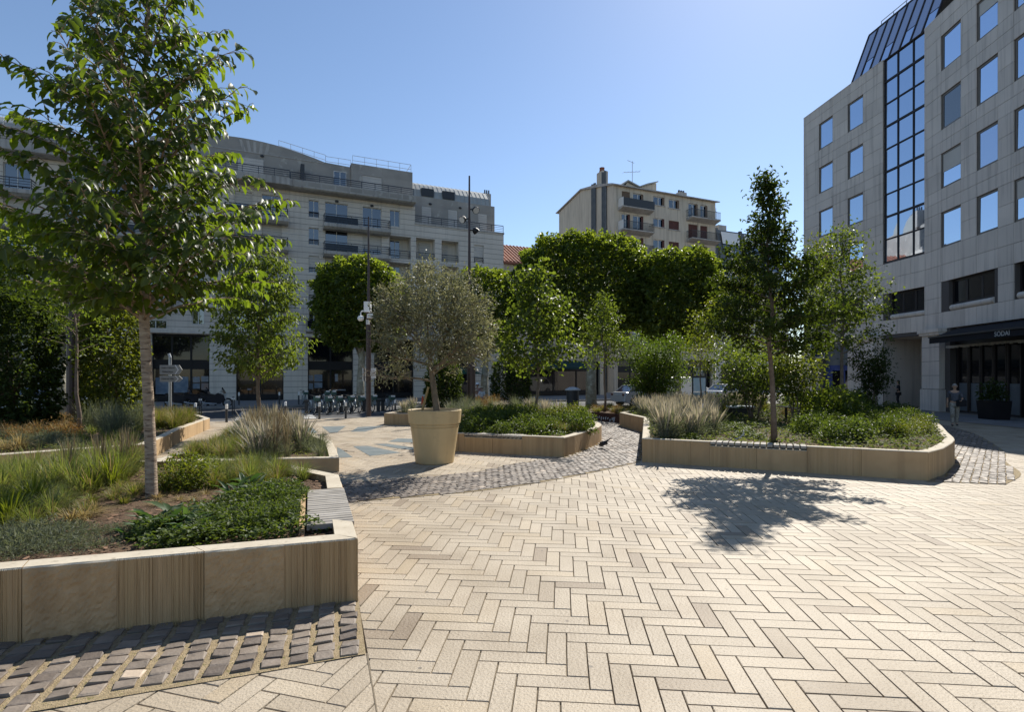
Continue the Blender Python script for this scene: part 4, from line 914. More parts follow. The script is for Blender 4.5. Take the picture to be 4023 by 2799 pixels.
text('lettering', 'SÔDAÍ', m_offwhite, awo, (AWT[0],-1.36,3.87), (PI/2,0,0), .3)
lg = MB(); r = random.Random(5)
for k in range(60): x = 2.3+k*.16; lg.box(x, x+.13, -.3, -.26, 3.52-.05*r.random(), 3.62)
lg.build('fringe', m_slab, awo)
# ================================================================ vegetation
def unit(a): return a/np.maximum(np.linalg.norm(a, axis=-1, keepdims=True), 1e-9)
def leaf_geo(P, D, N, L, W, kind='s', droop=.25, fold=.25):
    # every leaf a folded little blade: P base points, D towards the tip, N leaf normal
    P = np.asarray(P, float); n = len(P); D = unit(np.asarray(D, float)); N = np.asarray(N, float)
    Sd_ = unit(np.cross(D, N)); N = unit(np.cross(Sd_, D)); L = np.broadcast_to(L, n).reshape(-1,1); W = np.broadcast_to(W, n).reshape(-1,1)
    if kind == 's':
        V = np.stack([P, P+D*L*.45+Sd_*W*.5+N*W*fold, P+D*L-N*L*droop*.5, P+D*L*.45-Sd_*W*.5+N*W*fold], 1).reshape(-1,3)
        b = np.arange(n)[:,None]*4; return V, [np.concatenate([b+np.array([[0,1,2]]), b+np.array([[0,2,3]])])]
    m0 = P; m1 = P+D*L*.33; m2 = P+D*L*.68-N*L*droop*.35; m3 = P+D*L-N*L*droop
    up = N*W*fold
    l1, r1 = m1-Sd_*W*.46+up, m1+Sd_*W*.46+up; l2, r2 = m2-Sd_*W*.40+up, m2+Sd_*W*.40+up
    V = np.stack([m0,m1,m2,m3,l1,r1,l2,r2], 1).reshape(-1,3); b = np.arange(n)[:,None]*8
    T = np.concatenate([b+np.array([[0,5,1]]), b+np.array([[0,1,4]]), b+np.array([[2,7,3]]), b+np.array([[6,2,3]])]); Q = np.concatenate([b+np.array([[1,5,7,2]]), b+np.array([[4,1,2,6]])])
    return V, [T, Q]
def rv(n): return unit(RNG.normal(size=(n,3)))
def blades(n, h, spread, w, r0=.06, droop=.5, prof=(1,.8,.45), hv=.3, lean=None):
    a = RNG.uniform(0, 2*PI, n); o = np.stack([np.cos(a), np.sin(a), 0*a], 1); base = o*RNG.uniform(0, r0, n)[:,None]; base[:,2] = 0
    H_ = h*(1+RNG.uniform(-hv, hv*.6, n)); sp = spread*RNG.uniform(.15, 1.15, n); sd = np.stack([-np.sin(a), np.cos(a), 0*a], 1)
    sd = unit(sd+.5*rv(n)*np.array([1,1,0])); pts = []
    for s in (0, .4, .75, 1.0):
        p = base+o*(sp*s**1.6)[:,None]; p[:,2] = H_*(s-droop*(sp/max(spread,1e-6))*s**2.4*.9)
        if lean is not None: p[:,:2] += np.array(lean)*s*s*h
        pts.append(p)
    w = w*RNG.uniform(.7, 1.2, n)[:,None]*.5
    V = np.stack([pts[0]-sd*w*prof[0], pts[0]+sd*w*prof[0], pts[1]-sd*w*prof[1], pts[1]+sd*w*prof[1], pts[2]-sd*w*prof[2], pts[2]+sd*w*prof[2], pts[3]], 1).reshape(-1,3)
    b = np.arange(n)[:,None]*7; return V, [np.concatenate([b+np.array([[0,1,3,2]]), b+np.array([[2,3,5,4]])]), b+np.array([[4,5,6]])]
def join(parts):
    V = []; F = []; o = 0; M_ = []
    for (v, fs, mi) in parts:
        for f in fs: F.append(f+o); M_.append(np.full(len(f), mi, np.int32))
        V.append(v); o += len(v)
    return np.concatenate(V), F, np.concatenate(M_)
def multi_mesh(name, parts, mats):
    V, F, mi = join(parts); me = np_mesh(name, V, F, mats[0])
    for m in mats[1:]: me.materials.append(m)
    if len(me.polygons) == len(mi): me.polygons.foreach_set('material_index', mi)
    me.update(); return me
# ---------------------------------------------------------------- the foreground tree
def quat_of(D, N):
    D = Vector(D).normalized(); S_ = D.cross(Vector(N)); S_.normalize(); N = S_.cross(D); return Matrix((S_, D, N)).transposed().to_euler()
tb = G(340, 1117, .46)
FT = thing('broadleaf_tree', 'young tree with large drooping serrated leaves and ringed pale trunk, nearest on the left', 'tree', (tb.x, tb.y, .44))
tr = MB(); rng = random.Random(11)
tp = [(0,0,-.05),(0,0,.04),(-.02,.01,.6),(-.05,.0,1.4),(-.09,.0,2.15),(-.10,.02,2.45),(-.09,.03,3.2),(-.12,.05,4.2),(-.10,.03,5.2),(-.05,.05,6.2),(-.06,.05,6.9)]
tr.tube(tp, [.084,.067,.061,.058,.057,.05,.038,.029,.021,.013,.005], 14)
def trunk_at(z):
    for a, b in zip(tp[:-1], tp[1:]):
        if a[2] <= z <= b[2]: return Vector(a).lerp(Vector(b), (z-a[2])/(b[2]-a[2]))
    return Vector(tp[-1])
def interp(prof, z):
    for (a, x), (b, y) in zip(prof[:-1], prof[1:]):
        if a <= z <= b: return x+(y-x)*(z-a)/(b-a)
    return prof[-1][1] if z > prof[-1][0] else prof[0][1]
prof = [(2.0,1.6),(2.5,1.9),(3.2,2.3),(4.0,2.0),(5.0,1.45),(5.8,1.05),(6.8,.35)]
LP = []; LD = []; LN = []; LL = []
az = .4
NB = 104
for k in range(NB):
    z = 2.12+(k/NB)**1.45*4.6; az += 2.39996+rng.uniform(-.3,.3); p = trunk_at(z); Lb = interp(prof, z+.5)*rng.uniform(.55,1.22)
    o = Vector((math.cos(az), math.sin(az), 0)); el = rng.uniform(.35,.95) if z < 4.6 else rng.uniform(.6,1.05)
    if z < 2.8: el = rng.uniform(.3,.8)
    pts = []
    for s in range(7):
        t = s/6; q = p+o*(Lb*t*math.cos(el))+Vector((0,0,Lb*math.sin(el)*(t-.30*t*t)))+Vector((rng.uniform(-1,1),rng.uniform(-1,1),rng.uniform(-1,1)))*.075*t; pts.append(q)
    r0 = .015*min(1, Lb/1.6)+.003; tr.tube(pts, [r0*(1-.85*s/6) for s in range(7)], 6)
    n = int(Lb/.10)
    for j in range(n):
        t = .16+.84*(j+.5)/n; i = min(int(t*6), 5); q = pts[i].lerp(pts[i+1], t*6-i); bd = (pts[i+1]-pts[i]).normalized()
        side = bd.cross(Vector((0,0,1))).normalized()*(1 if j%2 else -1)
        td = (bd*.75+side*rng.uniform(.35,1.0)+Vector((0,0,rng.uniform(-.25,.35)))).normalized(); Lt = rng.uniform(.15,.62)*(1.15-.7*t)
        e = q+td*Lt+Vector((0,0,-.14*Lt)); mid = (q+e)/2+Vector((0,0,.03)); tr.tube([q,mid,e], [.006,.004,.002], 4, cap=False)
        m = max(2, int(Lt/.054))
        for x in range(m):
            s = (x+.6)/m; c = q.lerp(mid, s*2) if s < .5 else mid.lerp(e, s*2-1)
            sd = td.cross(Vector((0,0,1))).normalized()*(1 if x%2 else -1)
            d = (td*.45+sd*rng.uniform(.3,.8)+Vector((0,0,-rng.uniform(.35,1.15)))+o*.15).normalized()
            LP.append(c); LD.append(d); nn = Vector((0,0,1))*1.0+o*rng.uniform(.2,1.0)+sd*rng.uniform(-.5,.5)+Vector((rng.uniform(-.5,.5),rng.uniform(-.5,.5),0)); LN.append(nn); LL.append(rng.uniform(.10,.16)*(1 if z < 5.5 else .9))
    LP.append(pts[-1]); LD.append((pts[-1]-pts[-2]).normalized()+Vector((0,0,-.4))); LN.append(Vector((0,0,1))+o*.3); LL.append(.11)
tr.build('trunk', m_bark, FT, smooth=True)
camloc = Vector((0,0,H))-FT.location
order = sorted(range(len(LP)), key=lambda i: (LP[i]-camloc).length-LL[i]*6)
big = [i for i in order if abs((LP[i].x+tb.x)/(LP[i].y+tb.y)) < .95 and (LP[i].z+.44-H)/(LP[i].y+tb.y) < .7][:300]; bs_ = set(big)
lv = []
for q in range(10):
    V, Fs = leaf_geo([(0,0,0)], [(0,1,0)], [(0,0,1)], 1.0, RNG.uniform(.50,.62), 'f', RNG.uniform(.05,.35), RNG.uniform(.08,.3)); lv.append(np_mesh('leaf', V, Fs, L_cherry))
for i in big:
    o = link('leaf', rng.choice(lv), FT, LP[i], quat_of(LD[i], LN[i])); o.scale = (LL[i],)*3
rest = [i for i in range(len(LP)) if i not in bs_]
V, Fs = leaf_geo([LP[i] for i in rest], [LD[i] for i in rest], [LN[i] for i in rest], np.array([LL[i] for i in rest]), np.array([LL[i]*rng.uniform(.5,.62) for i in rest]), 'f', .2, .2)
tag(link('crown', np_mesh('crown', V, Fs, L_cherry), FT), kind='stuff')
NLEAF = len(LP)
# ---------------------------------------------------------------- other trees
def tree(name, label, loc, h, tr_r, z0, prof, nb, nl, L, mat, bark, el=(.3,.7), sig=.16, wl=.5, cat='tree', group=None, trunk=None, stems=1, hang=.3, up=1.0, inner=.25, limb=.3, seed=1, kind='s', lvar=(.8,1.1)):
    r = random.Random(seed); T = thing(name, label, cat, loc, 0, group); mb = MB(); az = r.uniform(0,6); C_ = []; OUT = []
    for s in range(stems):
        if stems == 1: base = Vector((0,0,0)); lean = Vector((r.uniform(-.03,.03)*h, r.uniform(-.03,.03)*h, 0))
        else: a = 2*PI*s/stems+r.uniform(-.4,.4); base = Vector((math.cos(a), math.sin(a), 0))*.10; lean = Vector((math.cos(a), math.sin(a), 0))*prof[len(prof)//2][1]*r.uniform(.3,.75)
        top = h*.97 if stems == 1 else h*r.uniform(.65,.9)
        tp_ = [base+lean*((q/8)**1.3)+Vector((r.uniform(-1,1)*.012*h*(q > 0), r.uniform(-1,1)*.012*h*(q > 0), top*q/8-.05)) for q in range(9)]
        mb.tube(tp_, [tr_r*(1.15 if q == 0 else 1-.88*(q/8)) for q in range(9)], 9)
        for k in range(nb//stems):
            t = (k+.5)/(nb//stems); z = z0*.92+(top-z0*.92)*t*.98; i = min(int(z/top*8), 7); p = tp_[i].lerp(tp_[i+1], z/top*8-i); az += 2.39996+r.uniform(-.35,.35)
            e = r.uniform(*el); Lb = max(.12, interp(prof, z+.3*math.sin(e)*interp(prof,z)))*r.uniform(*lvar)
            if stems > 1: Lb *= .65
            o = Vector((math.cos(az), math.sin(az), 0)); pts = [p+o*(Lb*q/4*math.cos(e))+Vector((0,0,Lb*math.sin(e)*(q/4-.2*(q/4)**2)))+Vector((r.uniform(-1,1),r.uniform(-1,1),r.uniform(-1,1)))*.04*Lb*(q/4) for q in range(5)]
            r0 = tr_r*limb*(1-.6*t); mb.tube(pts, [r0*(1-.8*q/4) for q in range(5)], 5, cap=False); m = max(3, int(10*Lb/prof[len(prof)//2][1]))
            for q in range(m):
                s_ = inner+(1-inner)*((q+r.random())/m)**.8; i2 = min(int(s_*4), 3); c = pts[i2].lerp(pts[i2+1], s_*4-i2); C_.append(c); OUT.append(o)
        if stems == 1:
            for q in range(6): C_.append(tp_[8]-Vector((0,0,.05*h*q*.5))); OUT.append(Vector((0,0,1)))
    mb.build('trunk', bark, T, smooth=True)
    C_ = np.array(C_); OUT = np.array(OUT); ix = RNG.integers(0, len(C_), nl); P = C_[ix]+RNG.normal(size=(nl,3))*sig*np.array([1,1,.75]); o = OUT[ix]
    D = o*.5+rv(nl)*.8+np.array([0,0,-hang]); N = rv(nl)*.8+np.array([0,0,up])+o*.3; ls = L*RNG.uniform(.65,1.25,nl)
    V, Fs = leaf_geo(P, D, N, ls, ls*wl, kind); link('crown', np_mesh('crown', V, Fs, mat), T); return T
def shape_tree(name, label, loc, h, tr_r, z0, fn, nl, L, mat, bark, group=None, wl=.7, seed=3, layers=True, zb=None):
    # clipped crowns: leaves in a thick shell of a rounded block (fn gives half sizes and centre), limbs inside
    r = random.Random(seed); T = thing(name, label, 'tree', loc, 0, group); (cx,cy,cz), (hx,hy,hz), pw = fn; mb = MB()
    mb.tube([(0,0,-.1),(0,0,z0*.5),(r.uniform(-.1,.1),0,z0),(cx*.5,cy*.5,cz)], [tr_r*1.15,tr_r,tr_r*.85,tr_r*.4], 10)
    for k in range(14):
        a = k*2.4; e = Vector((cx+math.cos(a)*hx*.75, cy+math.sin(a)*hy*.75, cz+hz*r.uniform(-.5,.7))); p = Vector((0,0,z0*r.uniform(.9,1.15))); mb.tube([p,(p+e)/2+Vector((0,0,.3)),e], [tr_r*.35,tr_r*.2,.02], 6)
    mb.build('trunk', bark, T, smooth=True)
    d = rv(nl); ad = np.abs(d); k_ = (ad[:,0]**pw+ad[:,1]**pw+ad[:,2]**pw)**(-1/pw); S_ = d*k_[:,None]
    dep = 1-np.abs(RNG.normal(size=nl))*.10-(RNG.random(nl) < .25)*RNG.uniform(0,.35,nl)
    bump = 1+.075*np.sin(d[:,0]*9+seed)*np.sin(d[:,1]*8+1.3*seed)+.065*np.sin(d[:,2]*14+d[:,0]*11+seed*2)+.045*np.sin(d[:,0]*27)*np.sin(d[:,2]*23)
    P = S_*(dep*bump)[:,None]*np.array([hx,hy,hz])+np.array([cx,cy,cz])
    if zb is not None: P[:,2] = np.maximum(P[:,2], zb+RNG.uniform(0,.35,nl))
    o = unit(S_/np.array([hx,hy,hz])); D = o*.6+rv(nl)*.7+np.array([0,0,-.1]); N = o*.5+rv(nl)*.7+np.array([0,0,.8]); ls = L*RNG.uniform(.6,1.25,nl)
    V, Fs = leaf_geo(P, D, N, ls, ls*wl, 's'); link('crown', np_mesh('crown', V, Fs, mat), T); return T
# second tree on the left, in the bed with the lavender
p = AT(578, 930, 17.5); tree('broadleaf_tree', 'slender tree with hanging green leaves standing behind the tall lavender', (p.x,p.y,.22), 5.75, .075, 1.75, [(1.5,1.1),(2.2,1.45),(3.2,1.65),(4.2,1.5),(5.2,.95),(5.9,.3)], 52, 6500, .15, L_green, m_bark2, hang=.8, seed=2, sig=.17)
# clipped hornbeams at the left edge
shape_tree('hornbeam', 'dark clipped hornbeam column cut off by the left edge', (-14.05,15.3,.33), 4, .07, .6, ((0,0,1.95),(1.0,.9,1.95),4), 13000, .125, L_dark, m_bark2, 'clipped hornbeam columns', zb=.15)
shape_tree('hornbeam', 'yellow-green clipped hornbeam column beside the brown lamp post', (-12.7,17.3,.33), 4, .07, .6, ((0,0,2.05),(.84,.8,2.0),3.2), 9000, .125, ML('hornbeam_leaf_light', [(.06,.08,.017),(.085,.11,.022),(.11,.13,.026)], trans=.48, tcol=(2.8,2.5,.7)), m_bark2, 'clipped hornbeam columns', seed=5, zb=.12)
p = AT(176, 985, 15.2); tree('birch_tree', 'thin leaning tree trunk beside the brown lamp post on the left', (p.x,p.y,.33), 4.8, .06, 2.3, [(2,.5),(3,1.0),(4,1.0),(5,.3)], 18, 900, .11, L_green, m_bark2, seed=9)
# plane trees along the street
for i, (lab, x, Yd, hw, top, bot, nl, kx) in enumerate([
    ('broad clipped plane tree in front of the tan apartment block', 1306, 38.0, 4.55, 11.7, 4.6, 30000, 0),
    ('clipped plane tree with a flat top, to the right of the broad one', 1518, 37.0, 2.75, 10.4, 4.4, 20000, 0),
    ('clipped plane tree in front of the long stone building, left of the olive', 808, 37.5, 2.85, 9.9, 4.0, 20000, 0),
    ('clipped plane tree half hidden behind the olive crown', 1086, 38.0, 2.2, 9.3, 3.9, 10000, 0),
    ('plane tree with a mottled trunk behind the clipped hornbeams', 131, 28.5, 3.4, 9.6, 4.4, 9000, 0)]):
    q = AT(x, 900, Yd); off = (1325-1306)*K/F*Yd if i == 0 else 0
    shape_tree('plane_tree', lab, (q.x+off, q.y, .0), top, .36 if i in (0,4) else .25, bot*.8, ((-off,0,(top+bot)/2),(hw,2.6,(top-bot)/2),3.0), nl, .27, L_plane, m_planebark, 'plane trees along the street', seed=20+i)
q = AT(640, 640, 40); 
for i, (x, Yd, w_, h_, lab) in enumerate([(995,23.8,.75,2.6,'dark clipped hornbeam column right behind the olive trunk'),(1145,27.5,.95,2.9,'dark clipped hornbeam column beside the people in sun hats')]):
    q = AT(x, 900, Yd); shape_tree('hornbeam', lab, (q.x, q.y, .0), h_, .06, .5, ((0,0,h_/2),(w_,.7,h_/2),3.5), 6000, .12, L_dark, m_bark2, 'clipped hornbeam columns', seed=50+i, zb=.1)
# trees of the middle beds
def bedtree(name, label, x, Yd, z, *a, **kw):
    q = AT(x, 900, Yd); return tree(name, label, (q.x, q.y, z), *a, **kw)
bedtree('lime_tree', 'airy tree with round light leaves rising from the bed behind the olive pot', 1206, 19.0, .38, 5.55, .055, 1.75, [(1.6,1.3),(2.2,1.55),(3,1.3),(4,1.0),(5,.6),(5.8,.15)], 40, 3400, .16, L_green, m_bark2, wl=.8, hang=.35, sig=.26, seed=31, lvar=(.6,1.3))
bedtree('young_tree', 'small slim tree in front of the thick plane trunk', 1356, 25.5, .3, 5.6, .06, 2.2, [(2,1.2),(3,1.35),(4,1.0),(5,.55),(5.7,.15)], 30, 2600, .15, L_green, m_bark2, seed=32, sig=.2)
bedtree('shrub', 'big round green shrub with many upright stems beyond the cobbled path', 1470, 25.5, .3, 4.0, .03, .3, [(.3,1.5),(1.2,1.9),(2.2,1.85),(3.2,1.4),(4,.6)], 80, 10500, .14, ML('shrub_leaf', [(.04,.065,.014),(.055,.085,.018),(.07,.10,.022)], trans=.42, tcol=(2.8,2.8,.8)), m_bark2, el=(.5,1.2), wl=.38, stems=7, seed=33, cat='shrub', hang=-.3, sig=.22)
bedtree('young_tree', 'small tree with a few reddish leaf tips and a thin dark stem', 1572, 20.0, .45, 3.85, .035, 1.65, [(1.5,.45),(2.3,.75),(3,.6),(3.9,.15)], 24, 900, .12, L_yel, m_bark2, seed=34, sig=.14)
bedtree('shrub', 'wide loose shrub with grey-green leaves left of the dark hornbeam trunk', 1690, 18.5, .45, 3.0, .03, .5, [(.4,1.2),(1.2,1.8),(2,1.7),(2.6,1.2),(3.1,.5)], 60, 5200, .12, L_green, m_bark2, el=(.4,1.1), stems=6, seed=35, cat='shrub', hang=0, sig=.22)
bedtree('shrub', 'glossy light green shrub right of the dark hornbeam trunk', 1785, 17.2, .45, 2.5, .025, .7, [(.6,.7),(1.3,1.0),(2,.9),(2.6,.35)], 36, 2000, .13, L_yel, m_bark2, el=(.4,1.1), stems=4, seed=36, cat='shrub', hang=.1, sig=.18)
RT = tree('hornbeam_tree', 'dark dense young tree with a pointed top in the right planter', (5.8,12.05,.44), 6.2, .065, 2.15, [(2.0,1.35),(2.6,1.5),(3.3,1.3),(4.0,1.0),(4.6,.55),(5.2,.36),(6.3,.08)], 70, 11500, .11, L_dark, m_bark2, el=(.05,.5), sig=.10, seed=37, hang=.05, lvar=(.5,1.2))
bedtree('birch_tree', 'tall airy tree in front of the glazed bay of the office building', 1890, 22.0, .45, 7.8, .08, 2.6, [(2.3,1.7),(3.2,2.1),(4.4,1.9),(5.6,1.3),(6.8,.8),(7.9,.2)], 56, 4600, .14, L_green, m_bark2, seed=38, sig=.21, wl=.6)
bedtree('maple_tree', 'pale green tree half hidden behind the dark pointed tree', 1672, 24.5, .45, 7.0, .07, 2.4, [(2.2,1.6),(3.4,2.6),(4.5,2.2),(5.6,1.2),(7,.3)], 44, 4200, .16, L_yel, m_bark2, seed=39, sig=.22)
bedtree('maple_tree', 'light green tree between the dark pointed tree and the office wing', 1822, 27.0, .45, 8.6, .08, 3.2, [(3,1.2),(4.4,1.6),(6,1.4),(7.6,.8),(8.7,.2)], 40, 3000, .16, L_yel, m_bark2, seed=40, sig=.24)
bedtree('shrub', 'dark egg-shaped shrub in the shade beside the porch of the office building', 1955, 24.0, .45, 3.1, .03, .7, [(.6,.6),(1.2,1.0),(2,.95),(2.7,.6),(3.2,.15)], 40, 3000, .12, L_dark, m_bark2, el=(.5,1.1), stems=3, seed=41, cat='shrub', sig=.16)
# ---------------------------------------------------------------- the pot and its olive tree
pc = (-1.73, 12.2)
PT = thing('plant_pot', 'huge beige round plant pot with a rolled rim standing on the paving', 'plant pot', (pc[0], pc[1], 0))
pf = [(0,.012),(.405,.012),(.41,.0),(.425,.02),(.532,.795),(.534,.80),(.522,.803),(.524,.826),(.545,.829),(.547,.832),(.549,.858),(.547,.861),(.538,.863),(.540,.884),(.568,.887),(.571,.89),(.598,1.165),(.598,1.17),(.592,1.18),(.588,1.182),(.57,1.182),(.555,1.165),(.545,1.06),(0,1.06)]
MB().lathe(pf, 72).build('pot_body', m_pot, PT)
MB().lathe([(.545,1.085),(.3,1.095),(0,1.10)], 24).build('soil', m_soil, PT)
OT = thing('olive_tree', 'grey-green olive tree with a broad crown planted in the huge beige pot', 'olive tree', (pc[0], pc[1], 1.07)); r = random.Random(4); mb = MB()
tp_ = [(0.06,0,-.03),(.04,0,.15),(-.01,.0,.5),(-.06,.02,.85),(-.10,.0,1.15),(-.12,.02,1.5)]
mb.tube(tp_, [.10,.075,.068,.062,.052,.035], 12)
ends = []
def olb(p, d, L_, r0, dep):
    pts = [p]; q = p; dd = d
    for s in range(4):
        dd = (dd+Vector((r.uniform(-1,1),r.uniform(-1,1),r.uniform(-.7,.8)))*.28).normalized(); q = q+dd*L_/4; pts.append(q)
    mb.tube(pts, [r0*(1-.16*s) for s in range(5)], 6, cap=False)
    if dep < 2:
        for k in range(5 if dep == 0 else 4): olb(pts[r.choice((2,3,4))], (dd+Vector((r.uniform(-1,1),r.uniform(-1,1),r.uniform(-.8,.9)))*.95).normalized(), L_*.62, r0*.45, dep+1)
    else: ends.extend(pts[1:])
for a, z, e in ((0,1.0,.55),(1.0,.85,.6),(2.1,1.1,.8),(2.9,.75,.15),(3.6,1.1,.35),(4.4,1.2,.9),(5.3,.95,.4),(.5,1.45,1.1),(3.2,1.4,1.1),(5.9,1.3,.7),(2.5,1.3,.5)):
    olb(Vector((-.08,0,z)), Vector((math.cos(a)*math.cos(e), math.sin(a)*math.cos(e), math.sin(e))), 1.05 if e < .9 else 1.15, .03, 0)
mb.build('trunk', m_olivebark, OT, smooth=True)
ends = [e for e in ends if ((e.x-.05)/1.42)**2+(e.y/1.4)**2+((e.z-2.0)/1.45)**2 < 1.0 and e.z > .55]
c = rv(900)*np.array([1.36,1.3,1.32])*(RNG.random((900,1))**.33)+np.array([.05,0,2.03]); c = c[c[:,2] > 1.15]
C_ = np.concatenate([np.array([tuple(e) for e in ends]), c[:480], np.array([(-1.15,-.2,.85),(-1.2,-.1,.7),(-1.0,-.2,1.0),(-1.25,0,.95),(-.95,-.1,.75),(-1.1,.1,1.1),(1.1,-.1,1.2),(1.2,.1,1.35),(.95,-.3,1.1),(.8,.2,1.05),(1.25,-.1,1.5),(.6,-.4,1.15)])]); nl = 14500
ix = RNG.integers(0, len(C_), nl); P = C_[ix]+RNG.normal(size=(nl,3))*.095; o = unit(C_[ix]-np.array([0,0,1.7])); D = o*.6+rv(nl)*.9; ls = .095*RNG.uniform(.7,1.25,nl)
V, Fs = leaf_geo(P, D, rv(nl)+np.array([0,0,.5]), ls, ls*.33, 's'); link('crown', np_mesh('crown', V, Fs, L_olive), OT)
st = thing('wooden_stake', 'short leaning wooden stake stuck in the huge beige pot', 'stake', (pc[0]-.30, pc[1]-.1, 1.07)); MB().tube([(0,0,-.05),(.17,.02,.62)], [.028,.026], 8).build('stake_rod', M('stake_wood', (.30,.22,.10), rough=.9), st)
# ---------------------------------------------------------------- plants of the beds: one prototype of each kind, then copies
def proto(name, parts, mats): return multi_mesh(name, parts, mats)
def leafcloud(n, rx, rz, L, wl, up=.6, bottom=.0, pw=.45, kind='s', out=.7):
    d = rv(n); d[:,2] = np.abs(d[:,2])*1.0; rr = RNG.random((n,1))**pw; wob = 1+.22*np.sin(d[:,0:1]*7+1)*np.sin(d[:,1:2]*6)
    P = d*rr*wob*np.array([rx,rx,rz]); P[:,2] += bottom; D = d*out+rv(n)*.7; N = rv(n)*.7+np.array([0,0,up])+d*.3; ls = L*RNG.uniform(.6,1.3,n); V, Fs = leaf_geo(P, D, N, ls, ls*wl, kind); return V, Fs
def stems(n, rx, h, w=.006): V, F_ = blades(n, h, rx, w, .05, .05, (1,.8,.6), .2); return V, F_
PR = {}
PR['grass'] = [proto('grass_tuft', [(*blades(190,.52,.42,.008,.07,.62),0),(*blades(25,.5,.4,.007,.07,.6),1)], [L_grass,L_straw]) for _ in range(3)]
PR['lime'] = [proto('lime_tuft', [(*blades(150,.42,.40,.012,.08,.6),0)], [L_yel]) for _ in range(2)]
PR['iris'] = [proto('strap_tuft', [(*blades(60,.48,.26,.020,.06,.3),0),(*blades(14,.5,.3,.018,.06,.4),1)], [L_yel,L_straw]) for _ in range(2)]
PR['straw'] = [proto('dry_tuft', [(*blades(80,.26,.40,.014,.05,.85),0)], [L_straw]) for _ in range(2)]
PR['plume'] = [proto('plume_grass', [(*blades(110,.5,.28,.006,.06,.3),0),(*blades(40,.95,.24,.018,.06,.1,(.2,.25,1.0),.25),1)], [L_blue,L_spike]) for _ in range(3)]
PR['lav'] = [proto('lavender_clump', [(*leafcloud(620,.30,.36,.06,.18,.4,.02),0),(*blades(64,.60,.30,.024,.10,.05,(.14,.14,1.0),.28),1),(*blades(40,.52,.34,.018,.12,.1,(.3,.6,.8),.3),0)], [L_blue,L_lav]) for _ in range(3)]
PR['ros'] = [proto('rosemary_bush', [(*blades(110,.75,.42,.010,.12,.1,(1,.9,.7),.4),0),(*leafcloud(900,.36,.62,.055,.16,.2,.03,.6),0)], [L_blue]) for _ in range(2)]
PR['blue'] = [proto('silver_mat', [(*leafcloud(900,.36,.17,.06,.14,.3,.0,.5),0)], [L_blue]) for _ in range(2)]
PR['comf'] = [proto('broadleaf_plant', [(*leaf_geo(np.zeros((22,3))+RNG.normal(size=(22,3))*np.array([.05,.05,.02])+np.array([0,0,.05]), np.stack([np.cos(np.arange(22)*2.4),np.sin(np.arange(22)*2.4),RNG.uniform(.2,1.6,22)],1), np.tile([0,0,1.0],(22,1))+RNG.normal(size=(22,3))*.25, RNG.uniform(.14,.28,22), RNG.uniform(.045,.075,22), 'f', .42, .2),0)], [L_comf]) for _ in range(3)]
PR['shrub'] = [proto('leafy_shrub', [(*leafcloud(1100,.38,.55,.055,.5,.8,.03,.4),0),(*stems(26,.3,.5),1)], [L_yel,L_straw]) for _ in range(2)]
PR['green'] = [proto('leafy_perennial', [(*leafcloud(850,.36,.45,.075,.45,.9,.02,.4),0),(*stems(30,.3,.55),0)], [L_ivy]) for _ in range(3)]
PR['dark'] = [proto('dark_shrub', [(*leafcloud(1300,.5,.65,.085,.5,.9,.02,.4),0)], [L_green]) for _ in range(2)]
PR['rust'] = [proto('rusty_perennial', [(*leafcloud(500,.30,.34,.05,.4,.6,.02,.5),0),(*blades(60,.45,.3,.009,.08,.3),1)], [L_rust,L_straw]) for _ in range(2)]
PR['gold'] = [proto('golden_grass', [(*blades(120,.34,.26,.009,.09,.4),0),(*blades(70,.36,.28,.009,.09,.4),1)], [L_yel,L_straw]) for _ in range(2)]
KIND = {'grass':('ornamental_grass','grass tuft'),'lime':('ornamental_grass','grass tuft'),'iris':('strap_leaf_plant','plant'),'straw':('dry_grass_tuft','grass tuft'),'plume':('feather_grass','grass tuft'),'lav':('lavender','lavender'),'ros':('rosemary_bush','shrub'),'blue':('silver_plant','plant'),'comf':('broadleaf_plant','plant'),'shrub':('leafy_shrub','shrub'),'green':('leafy_perennial','plant'),'dark':('dark_shrub','shrub'),'rust':('rusty_perennial','plant'),'gold':('golden_grass','grass tuft')}
def plant(k, pos, label, group, sc=1.0, zs=1.0):
    nm, cat = KIND[k]; o = link(nm, random.choice(PR[k]), None, pos, (0, 0, random.uniform(0, 6.28))); s = sc*random.uniform(.85,1.15); o.scale = (s, s, s*zs*random.uniform(.9,1.1)); return tag(o, label, cat, group, 'thing')
def at_px(k, pts, z, label, group=None, sc=1.0, zs=1.0):
    for (x, y) in pts: q = G(x, y, z); plant(k, (q.x, q.y, z-.02), label, group if len(pts) > 1 else None, sc, zs)
def area(k, poly, n, z, label, group, sc=1.0, zs=1.0, md=.0, bed=None, px=True):
    W_ = [xy(x, y, z) for x, y in poly] if px else poly; xs = [p[0] for p in W_]; ys = [p[1] for p in W_]; got = []; tries = 0
    while len(got) < n and tries < n*60:
        tries += 1; p = (random.uniform(min(xs),max(xs)), random.uniform(min(ys),max(ys)))
        if not inside(p, W_) or (bed and (not inside(p, bed) or edge_dist(p, bed) < WT+.05)): continue
        if md and any((p[0]-q[0])**2+(p[1]-q[1])**2 < md*md for q in got): continue
        got.append(p); plant(k, (p[0], p[1], z-.02), label, group, sc, zs)
ZA, ZB, ZC, ZM, ZK, ZQ, ZR = .46, .22, .33, .40, .40, .29, .46
gA = 'plants in the nearest bed'
area('grass', [(0,1035),(300,1030),(310,1075),(180,1110),(0,1120)], 30, ZA, 'arching green grass tuft at the back of the nearest bed, left of the tree', 'arching grasses left of the tree', 1.1, 1, .2, bedA)
